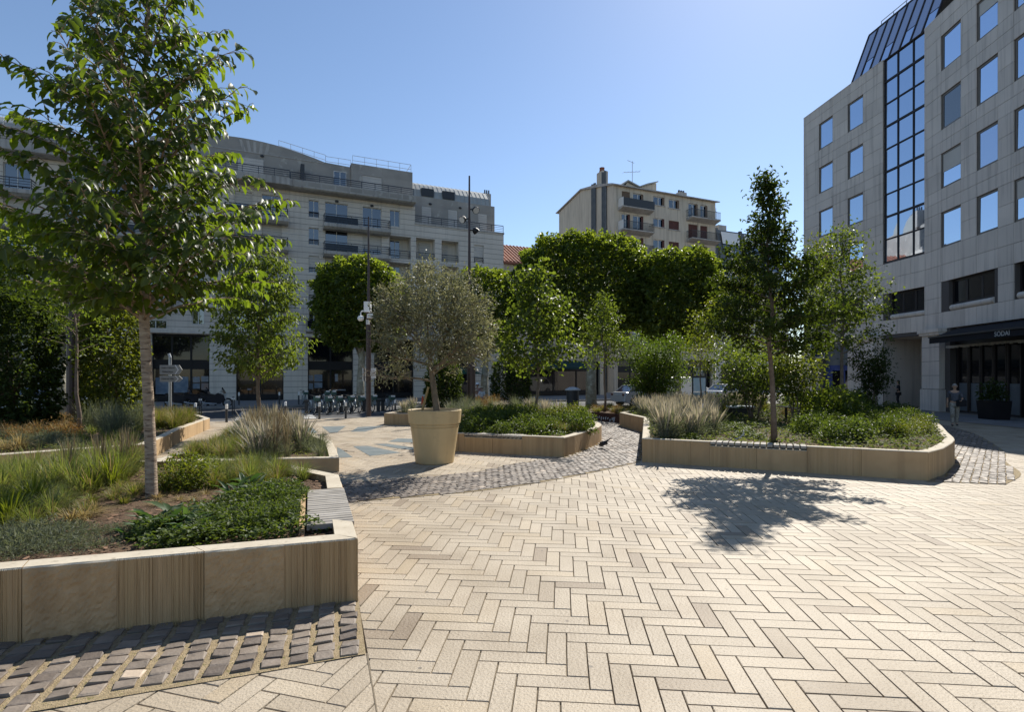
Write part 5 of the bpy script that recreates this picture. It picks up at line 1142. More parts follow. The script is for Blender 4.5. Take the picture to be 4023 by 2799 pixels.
area('grass', [(-140,1040),(0,1040),(0,1130),(-140,1130)], 5, ZA, 'arching green grass tuft at the back of the nearest bed, left of the tree', 'arching grasses left of the tree', 1.0, 1, .3, bedA)
at_px('lime', [(45,1165),(5,1150),(75,1140),(20,1180)], ZA, 'bright lime-green grass tuft low at the left edge of the nearest bed', 'lime grass tufts at the left edge')
at_px('iris', [(250,1098)], ZA, 'strap-leaved yellow-green tuft left of the tree trunk'); at_px('plume', [(150,1090)], ZA, 'pale feathery grass plume left of the strap-leaved tuft', None, .8)
at_px('straw', [(190,1165),(215,1150),(160,1172)], ZA, 'bleached straw tuft flopped on the mulch in front of the tree', 'bleached straw tufts', .8)
area('blue', [(0,1195),(150,1190),(140,1235),(0,1265)], 9, ZA, 'low silvery blue mat plant at the front left of the nearest bed', 'silvery mats', .75, 1, .16, bedA)
at_px('comf', [(395,1190),(430,1195),(370,1180)], ZA, 'broad-leaved dark green plant in the middle of the nearest bed', 'broad leaved plants in the middle', 1.1); at_px('comf', [(300,1205),(320,1195),(462,1190)], ZA, 'smaller broad-leaved plant beside the big one in the nearest bed', 'smaller broad leaved plants', .75)
at_px('comf', [(545,1105),(570,1110),(610,1115),(520,1120)], ZA, 'upright broad-leaved plant near the slatted bench notch', 'broad leaved plants by the notch', .9, 1.2)
at_px('shrub', [(420,1085),(445,1095),(400,1100)], ZA, 'yellow-green small-leaved shrub just right of the foreground trunk', 'yellow shrub stems right of the trunk', .85)
area('grass', [(460,1060),(700,1040),(690,1085),(470,1090)], 18, ZA, 'green grass tuft along the back of the nearest bed, right of the tree', 'grasses right of the tree', .8, 1, .18, bedA)
area('iris', [(330,1040),(20,1045),(20,1110),(250,1110)], 7, ZA, 'yellowish strap-leaved tuft among the arching grasses left of the tree', 'yellowish tufts among the grasses', .85, 1, .3, bedA)
area('plume', [(20,1050),(300,1040),(300,1085),(20,1100)], 6, ZA, 'pale feathery plume among the arching grasses left of the tree', 'pale plumes among the grasses', .75, .9, .3, bedA)
area('gold', [(350,1075),(640,1060),(620,1095),(360,1105)], 16, ZA, 'golden grass tuft behind the leafy plants in the nearest bed', 'golden tufts', .9, 1, .15, bedA)
area('green', [(560,1110),(680,1095),(665,1170),(560,1180)], 9, ZA, 'low leafy plant beside the slatted bench notch', 'leafy plants beside the notch', .62, .7, .2, bedA)
def ground_cover(name, polyw, n, z, L, mat, label, hh=.12, bed=None, wl=.6, ex=None):
    xs = [p[0] for p in polyw]; ys = [p[1] for p in polyw]; P = []
    while len(P) < n:
        x, y = RNG.uniform(min(xs),max(xs)), RNG.uniform(min(ys),max(ys))
        if inside((x,y), polyw) and (bed is None or (inside((x,y), bed) and edge_dist((x,y), bed) > WT-.02)):
            lump = .5+.5*math.sin(x*5.1+1.7*math.sin(y*3.3))*math.sin(y*4.3+x); P.append((x, y, z+RNG.uniform(0,1)*hh*(.3+.9*lump)))
    P = np.array(P); d = rv(n)*np.array([1,1,.35]); ls = L*RNG.uniform(.6,1.3,n); V, Fs = leaf_geo(P, d, rv(n)*.6+np.array([0,0,1.2]), ls, ls*wl, 's'); return tag(link(name, np_mesh(name, V, Fs, mat)), label, 'ground cover', kind='stuff')
pxp = lambda pts, z: [xy(x, y, z) for x, y in pts]
ground_cover('ground_cover', pxp([(430,1150),(560,1105),(690,1100),(660,1180),(735,1195),(620,1212),(330,1240),(280,1215),(330,1185)], ZA), 5200, ZA, .055, L_ivy, 'creeping leaves covering the right half of the nearest bed', .13, bedA)
ground_cover('ground_cover', pxp([(0,1060),(700,1045),(690,1080),(330,1100),(0,1190)], ZA), 2600, ZA, .05, L_grass, 'thin green undergrowth between the grasses of the nearest bed', .10, bedA, .2)
area('grass', [(0,1110),(200,1105),(130,1180),(0,1190)], 16, ZA, 'shorter arching grass tuft at the left end of the nearest bed', 'arching grasses in front on the left', .8, .8, .2, bedA)
area('gold', [(110,1120),(330,1090),(330,1120),(170,1160)], 12, ZA, 'small golden tuft on the mulch left of the trunk', 'small golden tufts on the mulch', .65, .8, .2, bedA)
area('green', [(330,1190),(560,1150),(640,1190),(400,1225)], 10, ZA, 'low leafy plant in the middle front of the nearest bed', 'leafy plants in the middle front', .6, .6, .18, bedA)
area('straw', [(330,1115),(520,1095),(520,1120),(340,1140)], 7, ZA, 'small dry tuft on the mulch right of the trunk', 'small dry tufts on the mulch', .6, .8, .2, bedA)
area('blue', [(150,1190),(300,1180),(290,1225),(140,1240)], 6, ZA, 'low silvery cushion at the front of the nearest bed, beside the bare mulch', 'silvery cushions at the front', .6, .9, .18, bedA)
# bed behind
area('plume', [(545,985),(660,975),(670,1030),(560,1040)], 14, ZB, 'tall brownish flower spikes at the corner of the low planter', 'tall spikes at the corner', 1.0, 1, .2, bedB)
area('lav', [(520,985),(670,970),(690,1035),(540,1040)], 12, ZB, 'lavender with faded spikes at the corner of the low planter', 'lavender at the corner', 1.15, 1.1, .25, bedB)
area('ros', [(680,1000),(735,1000),(735,1030),(690,1035)], 5, ZB, 'green rosemary bush at the right tip of the low planter', 'rosemary at the tip', .7, .8, .2, bedB)
area('gold', [(350,990),(560,985),(560,1035),(350,1040)], 24, ZB, 'golden green grass in the low planter right of the foreground trunk', 'golden grass right of the trunk', 1.15, 1, .25, bedB)
area('grass', [(350,975),(540,970),(560,1030),(350,1035)], 12, ZB, 'arching grass in the low planter right of the foreground trunk', 'arching grass in the low planter', .9, 1, .3, bedB)
area('lav', [(-8.9,18),(-5.2,17),(-4.6,14),(-7.5,13.2)], 10, ZB, 'grey lavender round the slender tree', 'lavender round the slender tree', .9, .8, .4, bedB, False)
# long bed at the left edge
area('rust', [(0,960),(170,950),(160,985),(0,995)], 26, ZC, 'rust-coloured faded perennial under the clipped hornbeams', 'rusty perennials under the hornbeams', 1.1, 1, .3, bedC)
area('blue', [(0,975),(170,970),(170,1005),(0,1010)], 16, ZC, 'grey-green cushion plant at the front of the long left bed', 'cushions in the long left bed', 1.2, 1.3, .3, bedC)
at_px('straw', [(30,1012),(12,1010),(45,1010)], ZC, 'pale straw tuft at the front left of the long bed', 'straw tufts of the long bed', 1.3, 1.3)
area('ros', [(180,945),(330,930),(330,985),(190,985)], 20, ZC, 'tall blue-green rosemary in the long left bed behind the trunk', 'rosemary behind the trunk', 1.1, 1.0, .35, bedC)
area('grass', [(190,975),(330,970),(330,990),(180,995)], 9, ZC, 'dark green grass mound along the front wall of the long left bed', 'grass mounds along the wall', .9, .8, .3, bedC)
area('gold', [(-10.0,16.4),(-11.2,19.6),(-12.2,20.5),(-12.4,17.5)], 26, ZC, 'golden green plant at the right end of the long left bed', 'golden plants at the end', 1.5, 1.2, .25, bedC, False)
# bed behind the pot
area('green', [(1040,945),(1320,940),(1300,980),(1050,985)], 46, ZM, 'bushy green perennial in the bed beside the big pot', 'green perennials beside the pot', 1.0, 1.0, .3, bedM)
area('shrub', [(1060,930),(1300,925),(1320,950),(1060,955)], 20, ZM, 'yellow-green leafy perennial at the top of the bed beside the pot', 'yellow perennials beside the pot', 1.0, 1.0, .35, bedM)
area('lav', [(1180,915),(1310,915),(1320,945),(1200,945)], 12, ZM, 'lavender at the back of the bed beside the pot', 'lavender beside the pot', 1.1, 1.1, .3, bedM)
area('gold', [(1060,950),(1320,945),(1310,975),(1060,978)], 24, ZM, 'golden grass among the green perennials beside the pot', 'golden grass beside the pot', 1.0, 1, .3, bedM)
ground_cover('ground_cover', bedM, 4200, ZM, .075, L_ivy, 'leafy undergrowth in the bed beside the big pot', .22, bedM)
area('ros', bedK, 18, ZK, 'dark rosemary in the square-cornered bed behind the pot', 'rosemary behind the pot', 1.0, .9, .4, bedK, False)
area('lav', bedK, 16, ZK, 'grey lavender in the square-cornered bed behind the pot', 'lavender behind the pot', 1.0, .9, .4, bedK, False)
area('rust', [(1050,905),(1120,905),(1130,925),(1060,925)], 10, ZK, 'reddish feathery plant right of the big pot', 'reddish plants right of the pot', 1.3, 1.3, .3, bedK)
area('gold', bedQ, 60, ZQ, 'orange-yellow grass in the rust-brown fronted planter', 'orange grass in the steel planter', 1.0, .9, .25, bedQ, False)
area('rust', bedQ, 20, ZQ, 'rusty foliage in the rust-brown fronted planter', 'rusty foliage in the steel planter', 1.0, .8, .4, bedQ, False)
# the large bed on the right
area('lav', [(1425,925),(1600,915),(1620,985),(1440,990)], 62, ZR, 'pale lavender with dry spikes at the left end of the large right bed', 'pale lavender of the right bed', 1.15, 1.05, .22, bedR)
area('lav', [(1395,905),(1720,900),(1700,930),(1400,930)], 34, ZR, 'silvery lavender along the path side of the large right bed', 'silvery lavender of the right bed', 1.2, 1.0, .3, bedR)
area('gold', [(1560,900),(1720,895),(1720,930),(1560,930)], 22, ZR, 'yellow-green grass in the back of the large right bed', 'yellow grass of the right bed', 1.4, 1.1, .3, bedR)
area('green', [(1520,965),(1700,955),(1700,990),(1520,990)], 14, ZR, 'low leafy plant along the front wall left of the bench', 'leafy plants left of the bench', .7, .6, .25, bedR)
area('green', [(1790,945),(2090,925),(2080,990),(1800,995)], 40, ZR, 'light green leafy plant in the sunny right part of the large bed', 'leafy plants right of the dark tree', 1.0, .95, .3, bedR)
area('shrub', [(1980,955),(2085,950),(2090,985),(1990,990)], 10, ZR, 'yellow-green plant near the right corner of the large bed', 'yellow plants near the corner', .8, .8, .3, bedR)
area('dark', [(1760,900),(1960,895),(1960,930),(1770,935)], 16, ZR, 'dark low bush in the shade of the large right bed', 'dark bushes of the right bed', 1.2, 1.0, .5, bedR)
at_px('dark', [(1850,950),(1890,948),(1870,945)], ZR, 'rounded leafy bush standing above the ground cover right of the dark tree', 'rounded bush right of the dark tree', 1.35, 1.1)
area('rust', [(1740,920),(1850,915),(1850,935),(1750,940)], 8, ZR, 'purplish brown plant in the half shade behind the dark tree trunk', 'purplish plants', 1.0, .7, .3, bedR)
ground_cover('ground_cover', bedR, 21000, ZR, .085, ML('variegated_leaf', [(.055,.078,.025),(.085,.108,.036),(.13,.15,.065),(.045,.07,.02)], trans=.35, rough=.65, tcol=(2.2,2.2,.9), gloss=.12), 'pale variegated ground cover spreading over the large right bed', .16, bedR)
ground_cover('ground_cover', bedK, 2500, ZK, .06, L_blue, 'grey undergrowth in the square-cornered bed', .12, bedK, .3); ground_cover('ground_cover', bedB, 3500, ZB, .06, L_grass, 'green undergrowth in the low planter', .14, bedB, .25); ground_cover('ground_cover', bedC, 9000, ZC, .06, L_grass, 'green undergrowth in the long left bed', .16, bedC, .3)
ordw = ['leftmost','second from left','third from left','fourth from left','fifth from left','sixth from left','seventh from left','eighth from left','rightmost']
fam = {}
for o in list(COL.objects):
    if o.get('group') and o.get('label') and o.parent is None and o.type == 'MESH': fam.setdefault(o['label'], []).append(o)
for lab, L_ in fam.items():
    if 2 <= len(L_) <= 9:
        L_.sort(key=lambda o: o.location.x/max(o.location.y, .1))
        for i, o in enumerate(L_):
            w_ = ordw[i] if i < len(L_)-1 else 'rightmost'; q = lab+', '+w_; o['label'] = q if len(q.split()) <= 16 else ' '.join(lab.split()[:16-len(w_.split())])+', '+w_
# ================================================================ street furniture, vehicles, people
def sub(name, mb, mat, parent, smooth=False): return mb.build(name, mat, parent, smooth=smooth)
# ---------------------------------------------------------------- lamp posts and camera mast
def spot(mb, c, d, s=.17):
    d = Vector(d).normalized(); c = Vector(c); mb.tube([c-d*s*.9, c-d*s*.6, c, c+d*s*.6], [s*.35, s*.75, s, s*1.02], 12)
p = G(1053, 905, .38); LPST = thing('lamp_post', 'tall dark lamp post with three round spotlights near its top, behind the olive', 'lamp post', (-2.05, 26.2, .0))
sub('pole', MB().tube([(0,0,0),(0,0,4.6),(0,0,4.62),(0,0,11.6)], [.13,.12,.085,.04], 12), m_brown, LPST)
for z, d, s in ((9.95,(.35,-.7,-.5),.17),(9.5,(-.5,-.7,-.5),.17),(8.95,(.5,.3,-.5),.16)):
    mb = MB(); c = Vector((.30 if d[0] > 0 else -.30, -.05, z)); spot(mb, c, d, s); mb.tube([(0,0,z+.05),tuple(c)], .03, 6); o = sub('spotlight', mb, m_black, LPST)
    q = MB(); dd = Vector(d).normalized(); q.tube([c+dd*s*.61, c+dd*s*.66], s*.9, 12); sub('lens', q, m_offwhite, o)
mast = thing('camera_mast', 'dark brown mast with white surveillance cameras and boxes, left of the olive', 'mast', (-6.95, 26.4, 0))
sub('pole', MB().tube([(0,0,0),(0,0,5.3),(0,0,5.32),(0,0,9.7)], [.12,.115,.075,.03], 12), m_brown, mast)
zc = lambda y: H+(HZ-y*K)*26.4/F
mb = MB(); mb.box(-.16,.16,-.26,-.08,5.05,5.55); sub('camera_box', mb, m_white, mast)
mb = MB(); mb.tube([(-.1,-.15,5.1),(-.27,-.17,5.1),(-.33,-.17,5.02),(-.33,-.17,4.85)], .03, 6); mb.ell((-.33,-.17,4.75), (.16,.16,.14), 12, 8); sub('dome_camera', mb, m_white, mast)
mb = MB(); mb.cbox((.16,-.3,4.85), .2, .42, .2, .5); mb.tube([(0,0,4.75),(.14,-.2,4.82)], .03, 6); sub('bullet_camera', mb, m_white, mast)
mb = MB(); mb.box(-.07,.07,-.2,-.1,4.45,4.68); sub('antenna_box', mb, m_offwhite, mast)
mb = MB(); mb.box(.15,.38,-.14,-.10,1.86,2.35); mb.box(.12,.15,-.12,.1,2.0,2.2); sub('notice_plate', mb, m_offwhite, mast)
mb = MB(); mb.box(-.22,-.16,-.3,.3,1.72,2.35); mb.box(-.16,-.1,-.02,.02,1.9,1.95); sub('traffic_plate', mb, m_steel, mast)
p = G(160, 945, .3); bp = thing('lamp_post', 'thick brown lamp post beside the mottled plane trunk on the left', 'lamp post', (-15.3, 19.0, .0))
sub('pole', MB().tube([(0,0,0),(0,0,4.2),(0,0,4.22),(0,0,8.8)], [.20,.19,.11,.05], 14), m_brown, bp)
mb = MB(); spot(mb, (-.4,-.1,8.2), (-.4,-.6,-.6), .2); mb.tube([(0,0,8.25),(-.4,-.1,8.2)], .03, 6); sub('spotlight', mb, m_black, bp)
b2 = thing('lamp_post', 'short brown post standing among the plants right of the olive trunk', 'lamp post', (-1.75, 23.6, .3)); sub('pole', MB().tube([(0,0,0),(0,0,2.1),(0,0,2.12),(0,0,4.6)], [.17,.16,.1,.06], 12), m_brown, b2)
# ---------------------------------------------------------------- bollards
bp_ = thing('bollard', 'dark bollard with a white head, leftmost at the end of the long left bed', 'bollard', (0,0,0), 0, 'bollards with white heads')
sub('post', MB().lathe([(0,0),(.055,0),(.05,.05),(.05,.76),(0,.76)], 12), m_dark, bp_); sub('white_head', MB().lathe([(.053,.76),(.053,1.0),(.04,1.02),(0,1.02)], 12), m_white, bp_)
bl = [(438,939,'dark bollard with a white head, leftmost at the end of the long left bed',.7),(508,948,'dark bollard with a white head between the two left planters, at the road edge',.75),(716,941,'dark bollard with a white head in front of the first hire bikes',.75),(775,939,'dark bollard with a white head in front of the middle hire bikes',.75),(886,928,'dark bollard with a white head beside the square-cornered planter',.7),(640,938,'dark bollard with a white head at the zebra crossing behind the lavender',.75)]
for i, (x, y, lab, s) in enumerate(bl):
    q = G(x, y); o = bp_ if i == 0 else copy_tree(bp_); o.location = (q.x, q.y, 0); o.scale = (1,1,s); o['label'] = lab
for i, (x, Yd, lab) in enumerate([(515,35.6,'thin dark bollard on the far pavement right of the motorbike'),(562,35.9,'far bollard at the left side of the dark doorway'),(609,36.3,'far bollard at the right side of the dark doorway'),(654,36.6,'far bollard in front of the pale pilaster')]):
    X = (x*K-CX)/F*Yd; o = copy_tree(bp_); t = (X-EDGE.x)*U.x; o.location = (X, Yd+1.2, .02); o.scale = (1,1,.85); o['label'] = lab
# low hoops for tying bicycles
hp = thing('bike_hoop', 'left one of two dark bicycle hoops with reflective bands near the crossing', 'bike hoop', (0,0,0), 0, 'bicycle hoops')
sub('hoop', MB().tube([(-.05,0,0),(-.05,0,.86),(-.03,0,.93),(.03,0,.93),(.05,0,.86),(.05,0,0)], .03, 8), m_dark, hp); sub('reflective_band', MB().tube([(-.05,0,.8),(-.05,0,.9)], .034, 8).tube([(.05,0,.8),(.05,0,.9)], .034, 8), m_white, hp)
for i, (x, y, lab) in enumerate([(449,934,'left one of two dark bicycle hoops with reflective bands near the crossing'),(532-9,930,'right one of two dark bicycle hoops with reflective bands near the crossing')]):
    q = G(x, y, -.1); o = hp if i == 0 else copy_tree(hp); o.location = (q.x, q.y, -.1); o['label'] = lab
# ---------------------------------------------------------------- hire bicycles
m_bikegrey = M('bike_grey', (.22,.25,.25), rough=.4, spec=.5); m_mint = M('mint_green', (.07,.13,.11), rough=.5); m_tyre = M('tyre_rubber', (.02,.02,.02), rough=.8)
def make_bike():
    T = thing('hire_bicycle', 'x', 'bicycle', (0,0,0), 0, 'hire bicycles in their docks'); ym = .52
    mb = MB(); mb.tube([(0,-.45,.62),(0,-.30,.36),(0,.05,.30),(0,.22,.42)], .04, 8); mb.tube([(0,.12,.28),(0,.22,.80)], .022, 8); mb.tube([(0,-.50,.85),(0,-.44,.60),(0,-.58,.34)], .025, 8); mb.tube([(0,.12,.3),(0,ym,.34)], .022, 8); mb.tube([(0,.2,.6),(0,ym,.34)], .015, 6); mb.cbox((0,.1,.28), .10,.12,.12); mb.tube([(-.14,.1,.2),(.14,.1,.36)], .014, 6); sub('frame', mb, m_bikegrey, T)
    for y in (-.56, ym):
        mb = MB(); pts = [(0,y+.31*math.cos(a*PI/12),.34+.31*math.sin(a*PI/12)) for a in range(25)]; mb.tube(pts, .027, 6, cap=False); w = sub('wheel', mb, m_tyre, T)
        q = MB(); q.tube([(0,y+.28*math.cos(a*PI/8),.34+.28*math.sin(a*PI/8)) for a in range(17)], .012, 5, cap=False)
        for k in range(8): a = k*PI/4+.2; q.tube([(0,y,.34),(0,y+.28*math.cos(a),.34+.28*math.sin(a))], .004, 3, cap=False)
        q.tube([(-.05,y,.34),(.05,y,.34)], .035, 8); sub('rim', q, m_steel, w)
        q = MB(); q.tube([(0,y+.355*math.cos(a*PI/12),.34+.355*math.sin(a*PI/12)) for a in range(1,12)], [.035]*11, 6); sub('mudguard', q, m_white if y > 0 else m_bikegrey, T)
    mb = MB(); mb.tube([(-.30,-.36,1.02),(-.2,-.46,1.0),(0,-.5,.97),(.2,-.46,1.0),(.30,-.36,1.02)], .016, 6); mb.tube([(0,-.5,.85),(0,-.5,.97)], .022, 6); hb = sub('handlebar', mb, m_dark, T); q = MB(); q.tube([(-.31,-.34,1.02),(-.24,-.42,1.01)], .022, 6).tube([(.31,-.34,1.02),(.24,-.42,1.01)], .022, 6); sub('grip', q, m_black, hb)
    mb = MB(); mb.extr([(-.86,.72),(-.55,.70),(-.52,.96),(-.90,.98)], 0, -.14, .14); bk = sub('basket', mb, m_mint, T); q = MB(); q.box(-.12,.12,-.925,-.87,.90,.985); sub('front_light', q, m_white, bk)
    sub('saddle', MB().ell((0,.25,.86), (.085,.15,.045), 10, 6).tube([(0,.22,.78),(0,.24,.85)], .018, 6), m_black, T); return T
def make_dock():
    T = thing('bicycle_dock', 'x', 'bicycle dock', (0,0,0), 0, 'docks of the hire bicycles'); mb = MB(); mb.box(-.09,.09,-.10,.10,0,.62); mb.extr([(-.10,.62),(.10,.62),(.10,.70),(-.16,.78),(-.16,.68)], 0, -.13, .13); sub('dock_post', mb, m_dark, T); mb = MB(); mb.box(-.3,.3,-.2,.2,0,.03); sub('base_plate', mb, m_steel, T); return T
bike = make_bike(); dock = make_dock()
ordn = ['leftmost', 'second from the left', 'third from the left', 'fourth from the left', 'fifth from the left', 'half hidden by the mast', 'apart at the right end']
by = math.atan2(U.y, U.x)
for i, (x, y) in enumerate([(699,929),(725,928.5),(751,928),(776,927),(799,925.5),(827,925),(869,924)]):
    q = G(x, y, -.1); rz = by+.18+random.uniform(-.08,.08); o = bike if i == 0 else copy_tree(bike); o.location = (q.x, q.y, -.1); o.rotation_euler = (random.uniform(-.02,.02), random.uniform(.02,.09), rz); o['label'] = ('hire bicycle with a mint basket, '+ordn[i]+' in the row of docks' if i < 5 else 'hire bicycle with a mint basket, '+ordn[i])
    d = dock if i == 0 else copy_tree(dock); d.location = (q.x-.28*U.x-.5*NN.x*-1*0, q.y-.28*U.y, -.1); d.rotation_euler = (0,0,by); d['label'] = 'grey bicycle dock holding the hire bicycle '+ordn[i]
q = G(848, 926, -.1); d = copy_tree(dock); d.location = (q.x,q.y,-.1); d['label'] = 'empty bicycle dock right of the mast'
for i, (x, lab) in enumerate([(679,'hire bicycle standing alone by the pale pilaster across the road'),(727,'left one of two hire bicycles in front of the shop numbered 116'),(741,'right one of two hire bicycles in front of the shop numbered 116')]):
    X = (x*K-CX)/F*37.2; o = copy_tree(bike); o.location = (X, 37.4, .02); o.rotation_euler = (0,0,by+.1); o['label'] = lab; o['group'] = 'hire bicycles across the road'
# ---------------------------------------------------------------- motorbikes
def make_moto():
    T = thing('motorbike', 'x', 'motorbike', (0,0,0), 0, 'dark parked motorbikes')
    for x in (-.68,.72):
        mb = MB(); mb.tube([(x+.27*math.cos(a*PI/10),0,.31+.27*math.sin(a*PI/10)) for a in range(21)], .055, 8, cap=False); w = sub('wheel', mb, m_tyre, T); q = MB(); q.tube([(x,-.06,.31),(x,.06,.31)], .08, 8)
        for k in range(6): a = k*PI/3; q.tube([(x,0,.31),(x+.24*math.cos(a),0,.31+.24*math.sin(a))], .014, 4)
        sub('rim', q, m_steel, w)
    mb = MB(); mb.extr([(-.5,.42),(-.2,.25),(.3,.25),(.55,.55),(.5,.82),(.15,.98),(-.1,.80),(-.75,.86),(-.95,.80),(-.6,.62)], 1, -.14, .14); sub('body', mb, M('moto_paint', (.02,.022,.03), rough=.25, spec=.6), T)
    mb = MB(); mb.extr([(-.9,.86),(-.1,.80),(0,.86),(-.35,.92),(-.9,.98)], 1, -.13, .13); sub('seat', mb, m_black, T)
    mb = MB(); mb.tube([(.72,-.1,.31),(.48,-.1,.95)], .025, 6).tube([(.72,.1,.31),(.48,.1,.95)], .025, 6); sub('fork', mb, m_steel, T)
    mb = MB(); mb.tube([(.28,-.38,1.08),(.45,-.15,1.04),(.45,.15,1.04),(.28,.38,1.08)], .016, 6); mb.tube([(.42,-.25,1.05),(.40,-.32,1.22)], .01, 5).tube([(.42,.25,1.05),(.40,.32,1.22)], .01, 5); mb.ell((.40,-.34,1.25),(.015,.07,.05),8,5).ell((.40,.34,1.25),(.015,.07,.05),8,5); sub('handlebar', mb, m_dark, T)
    mb = MB(); mb.extr([(.5,.92),(.62,.98),(.42,1.35),(.38,1.33)], 1, -.14, .14); sub('windshield', mb, m_glass, T); sub('headlight', MB().ell((.62,0,.85),(.06,.09,.08),10,6), m_offwhite, T)
    sub('exhaust', MB().tube([(.1,-.17,.28),(-.5,-.2,.32),(-.9,-.2,.42)], [.03,.05,.055], 8), m_steel, T); return T
mo = make_moto()
for i, (x, Yd, lab, rz) in enumerate([(483,36.2,'dark motorbike facing right in front of the shop with posters',by),(447,36.0,'dark motorbike left of the other, behind the sign post',by+.2),(408,35.8,'leftmost dark motorbike, partly hidden behind the foreground trunk',by-.1)]):
    X = (x*K-CX)/F*Yd; o = mo if i == 0 else copy_tree(mo); o.location = (X, Yd, -.1); o.rotation_euler = (.10,0,rz); o['label'] = lab
# ---------------------------------------------------------------- direction sign
sp_ = thing('direction_sign', 'grey direction sign post with two arrow panels pointing right', 'sign', (-13.8, 22.0, .0))
sub('pole', MB().tube([(0,0,0),(0,0,2.72),(-.05,0,2.86)], [.06,.055,.05], 12), m_steel, sp_)
m_signgrey = M('sign_grey', (.34,.33,.30), (.30,.29,.27), scale=2, rough=.6)
for z0, z1, n in ((2.02,2.40,2),(1.72,1.97,1)):
    zm = (z0+z1)/2; mb = MB(); mb.extr([(-.36,z0),(.42,z0),(.55,zm),(.42,z1),(-.36,z1)], 1, -.10, -.075); a_ = sub('arrow_panel', mb, m_signgrey, sp_)
    q = MB(); q.extr([(.25,z0+.005),(.29,z0+.005),(.41,zm),(.29,z1-.005),(.25,z1-.005),(.37,zm)], 1, -.108, -.101); sub('white_chevron', q, m_white, a_)
    if n == 2: text('lettering', 'Centre Culturel', m_dark, a_, (-.04,-.103,zm+.08), (PI/2,0,0), .085); text('lettering', 'Médiathèque', m_dark, a_, (-.04,-.103,zm-.08), (PI/2,0,0), .085)
    else: text('lettering', 'Hôtel de Ville', m_dark, a_, (-.04,-.103,zm), (PI/2,0,0), .09)
# ---------------------------------------------------------------- cars
def make_car(paint, van=False):
    T = thing('parked_car', 'x', 'car', (0,0,0), 0, 'vehicles parked along the street'); L_ = 4.3; hh = 1.45
    if not van: prof_ = [(-2.15,.35),(-2.1,.75),(-1.95,.95),(-1.35,1.0),(1.0,.98),(1.9,.80),(2.12,.62),(2.15,.32),(1.75,.24),(-1.75,.24)]; cab = [(-1.75,.98),(-1.2,1.42),(.1,1.46),(1.05,.97)]
    else: prof_ = [(-2.3,.35),(-2.32,1.0),(-2.25,1.9),(-2.1,2.0),(.9,2.0),(1.2,1.9),(1.75,1.15),(2.3,.95),(2.4,.5),(2.35,.3),(1.8,.24),(-1.8,.24)]; cab = [(.62,1.2),(.68,1.84),(1.14,1.84),(1.66,1.2)]
    mb = MB(); n = len(prof_); W1 = .86
    for y, s in ((-W1,.0),(-W1+.06,.03),(W1-.06,.03),(W1,.0)): mb.v += [(x*(1-.02*(abs(y) == W1)), y, z+(s if z > .5 else 0)) for x, z in prof_]
    for k in range(3): mb.f += [(k*n+i, k*n+(i+1)%n, (k+1)*n+(i+1)%n, (k+1)*n+i) for i in range(n)]
    mb.f += [tuple(range(n-1,-1,-1)), tuple(range(3*n,4*n))]; mb.m = [0]*len(mb.f); sub('body', mb, paint, T)
    m2 = len(cab); mb = MB(); yy = .80 if not van else .875
    if not van:
        mb.v = [(x, -.80 if z < 1.1 else -.62, z) for x, z in cab]+[(x, .80 if z < 1.1 else .62, z) for x, z in cab]; mb.f = [tuple(range(m2-1,-1,-1)), tuple(range(m2,2*m2))]+[(i,(i+1)%m2,m2+(i+1)%m2,m2+i) for i in range(m2)]; mb.m = [0]*len(mb.f); sub('windows', mb, m_glass, T)
        q = MB(); q.v = [(-1.22,-.63,1.425),(.12,-.63,1.465),(.12,.63,1.465),(-1.22,.63,1.425),(-1.2,-.6,1.47),(.1,-.6,1.50),(.1,.6,1.50),(-1.2,.6,1.47)]; q.f = [(4,5,6,7),(0,1,5,4),(1,2,6,5),(2,3,7,6),(3,0,4,7)]; q.m = [0]*5; sub('roof_panel', q, paint, T)
        for s in (-1,1):
            for (x0,z0,x1,z1) in ((-1.75,.98,-1.2,1.44),(-.35,.99,-.4,1.46),(.1,1.48,1.05,.98)): q = MB(); q.tube([(x0,s*.805 if z0 < 1.1 else s*.63,z0),(x1,s*.805 if z1 < 1.1 else s*.63,z1)], .035, 5); sub('window_pillar', q, paint, T)
    else:
        for s in (-1,1): q = MB(); q.extr(cab, 1, s*yy-.012, s*yy+.012); sub('window', q, m_glass, T)
        q = MB(); q.quad((1.19,-.78,1.88),(1.73,-.8,1.17),(1.73,.8,1.17),(1.19,.78,1.88)); q.v = [(x+.02,y,z+.012) for x,y,z in q.v]; sub('windscreen', q, m_glass, T)
    for x in (-1.35, 1.35):
        for s in (-1,1):
            mb = MB(); mb.tube([(x,s*.68,.32),(x,s*.885,.32)], .32, 18); w = sub('wheel', mb, m_tyre, T); q = MB(); q.tube([(x,s*.88,.32),(x,s*.895,.32)], .2, 12); sub('hub_cap', q, m_steel, w)
    for s in (-1,1): sub('headlight', MB().ell((2.06,s*.62,.68),(.09,.16,.08),10,6), m_white, T); sub('tail_light', MB().ell((-2.1,s*.66,.82),(.05,.14,.09),10,6), m_redshut, T)
    return T
m_carblue = M('pale_blue_paint', (.36,.42,.46), rough=.25, spec=.6); m_cardark = M('dark_grey_paint', (.05,.055,.06), rough=.25, spec=.6); m_carwhite = M('white_car_paint', (.75,.75,.74), rough=.3, spec=.6); m_carsilver = M('silver_paint', (.38,.38,.38), rough=.3, spec=.6)
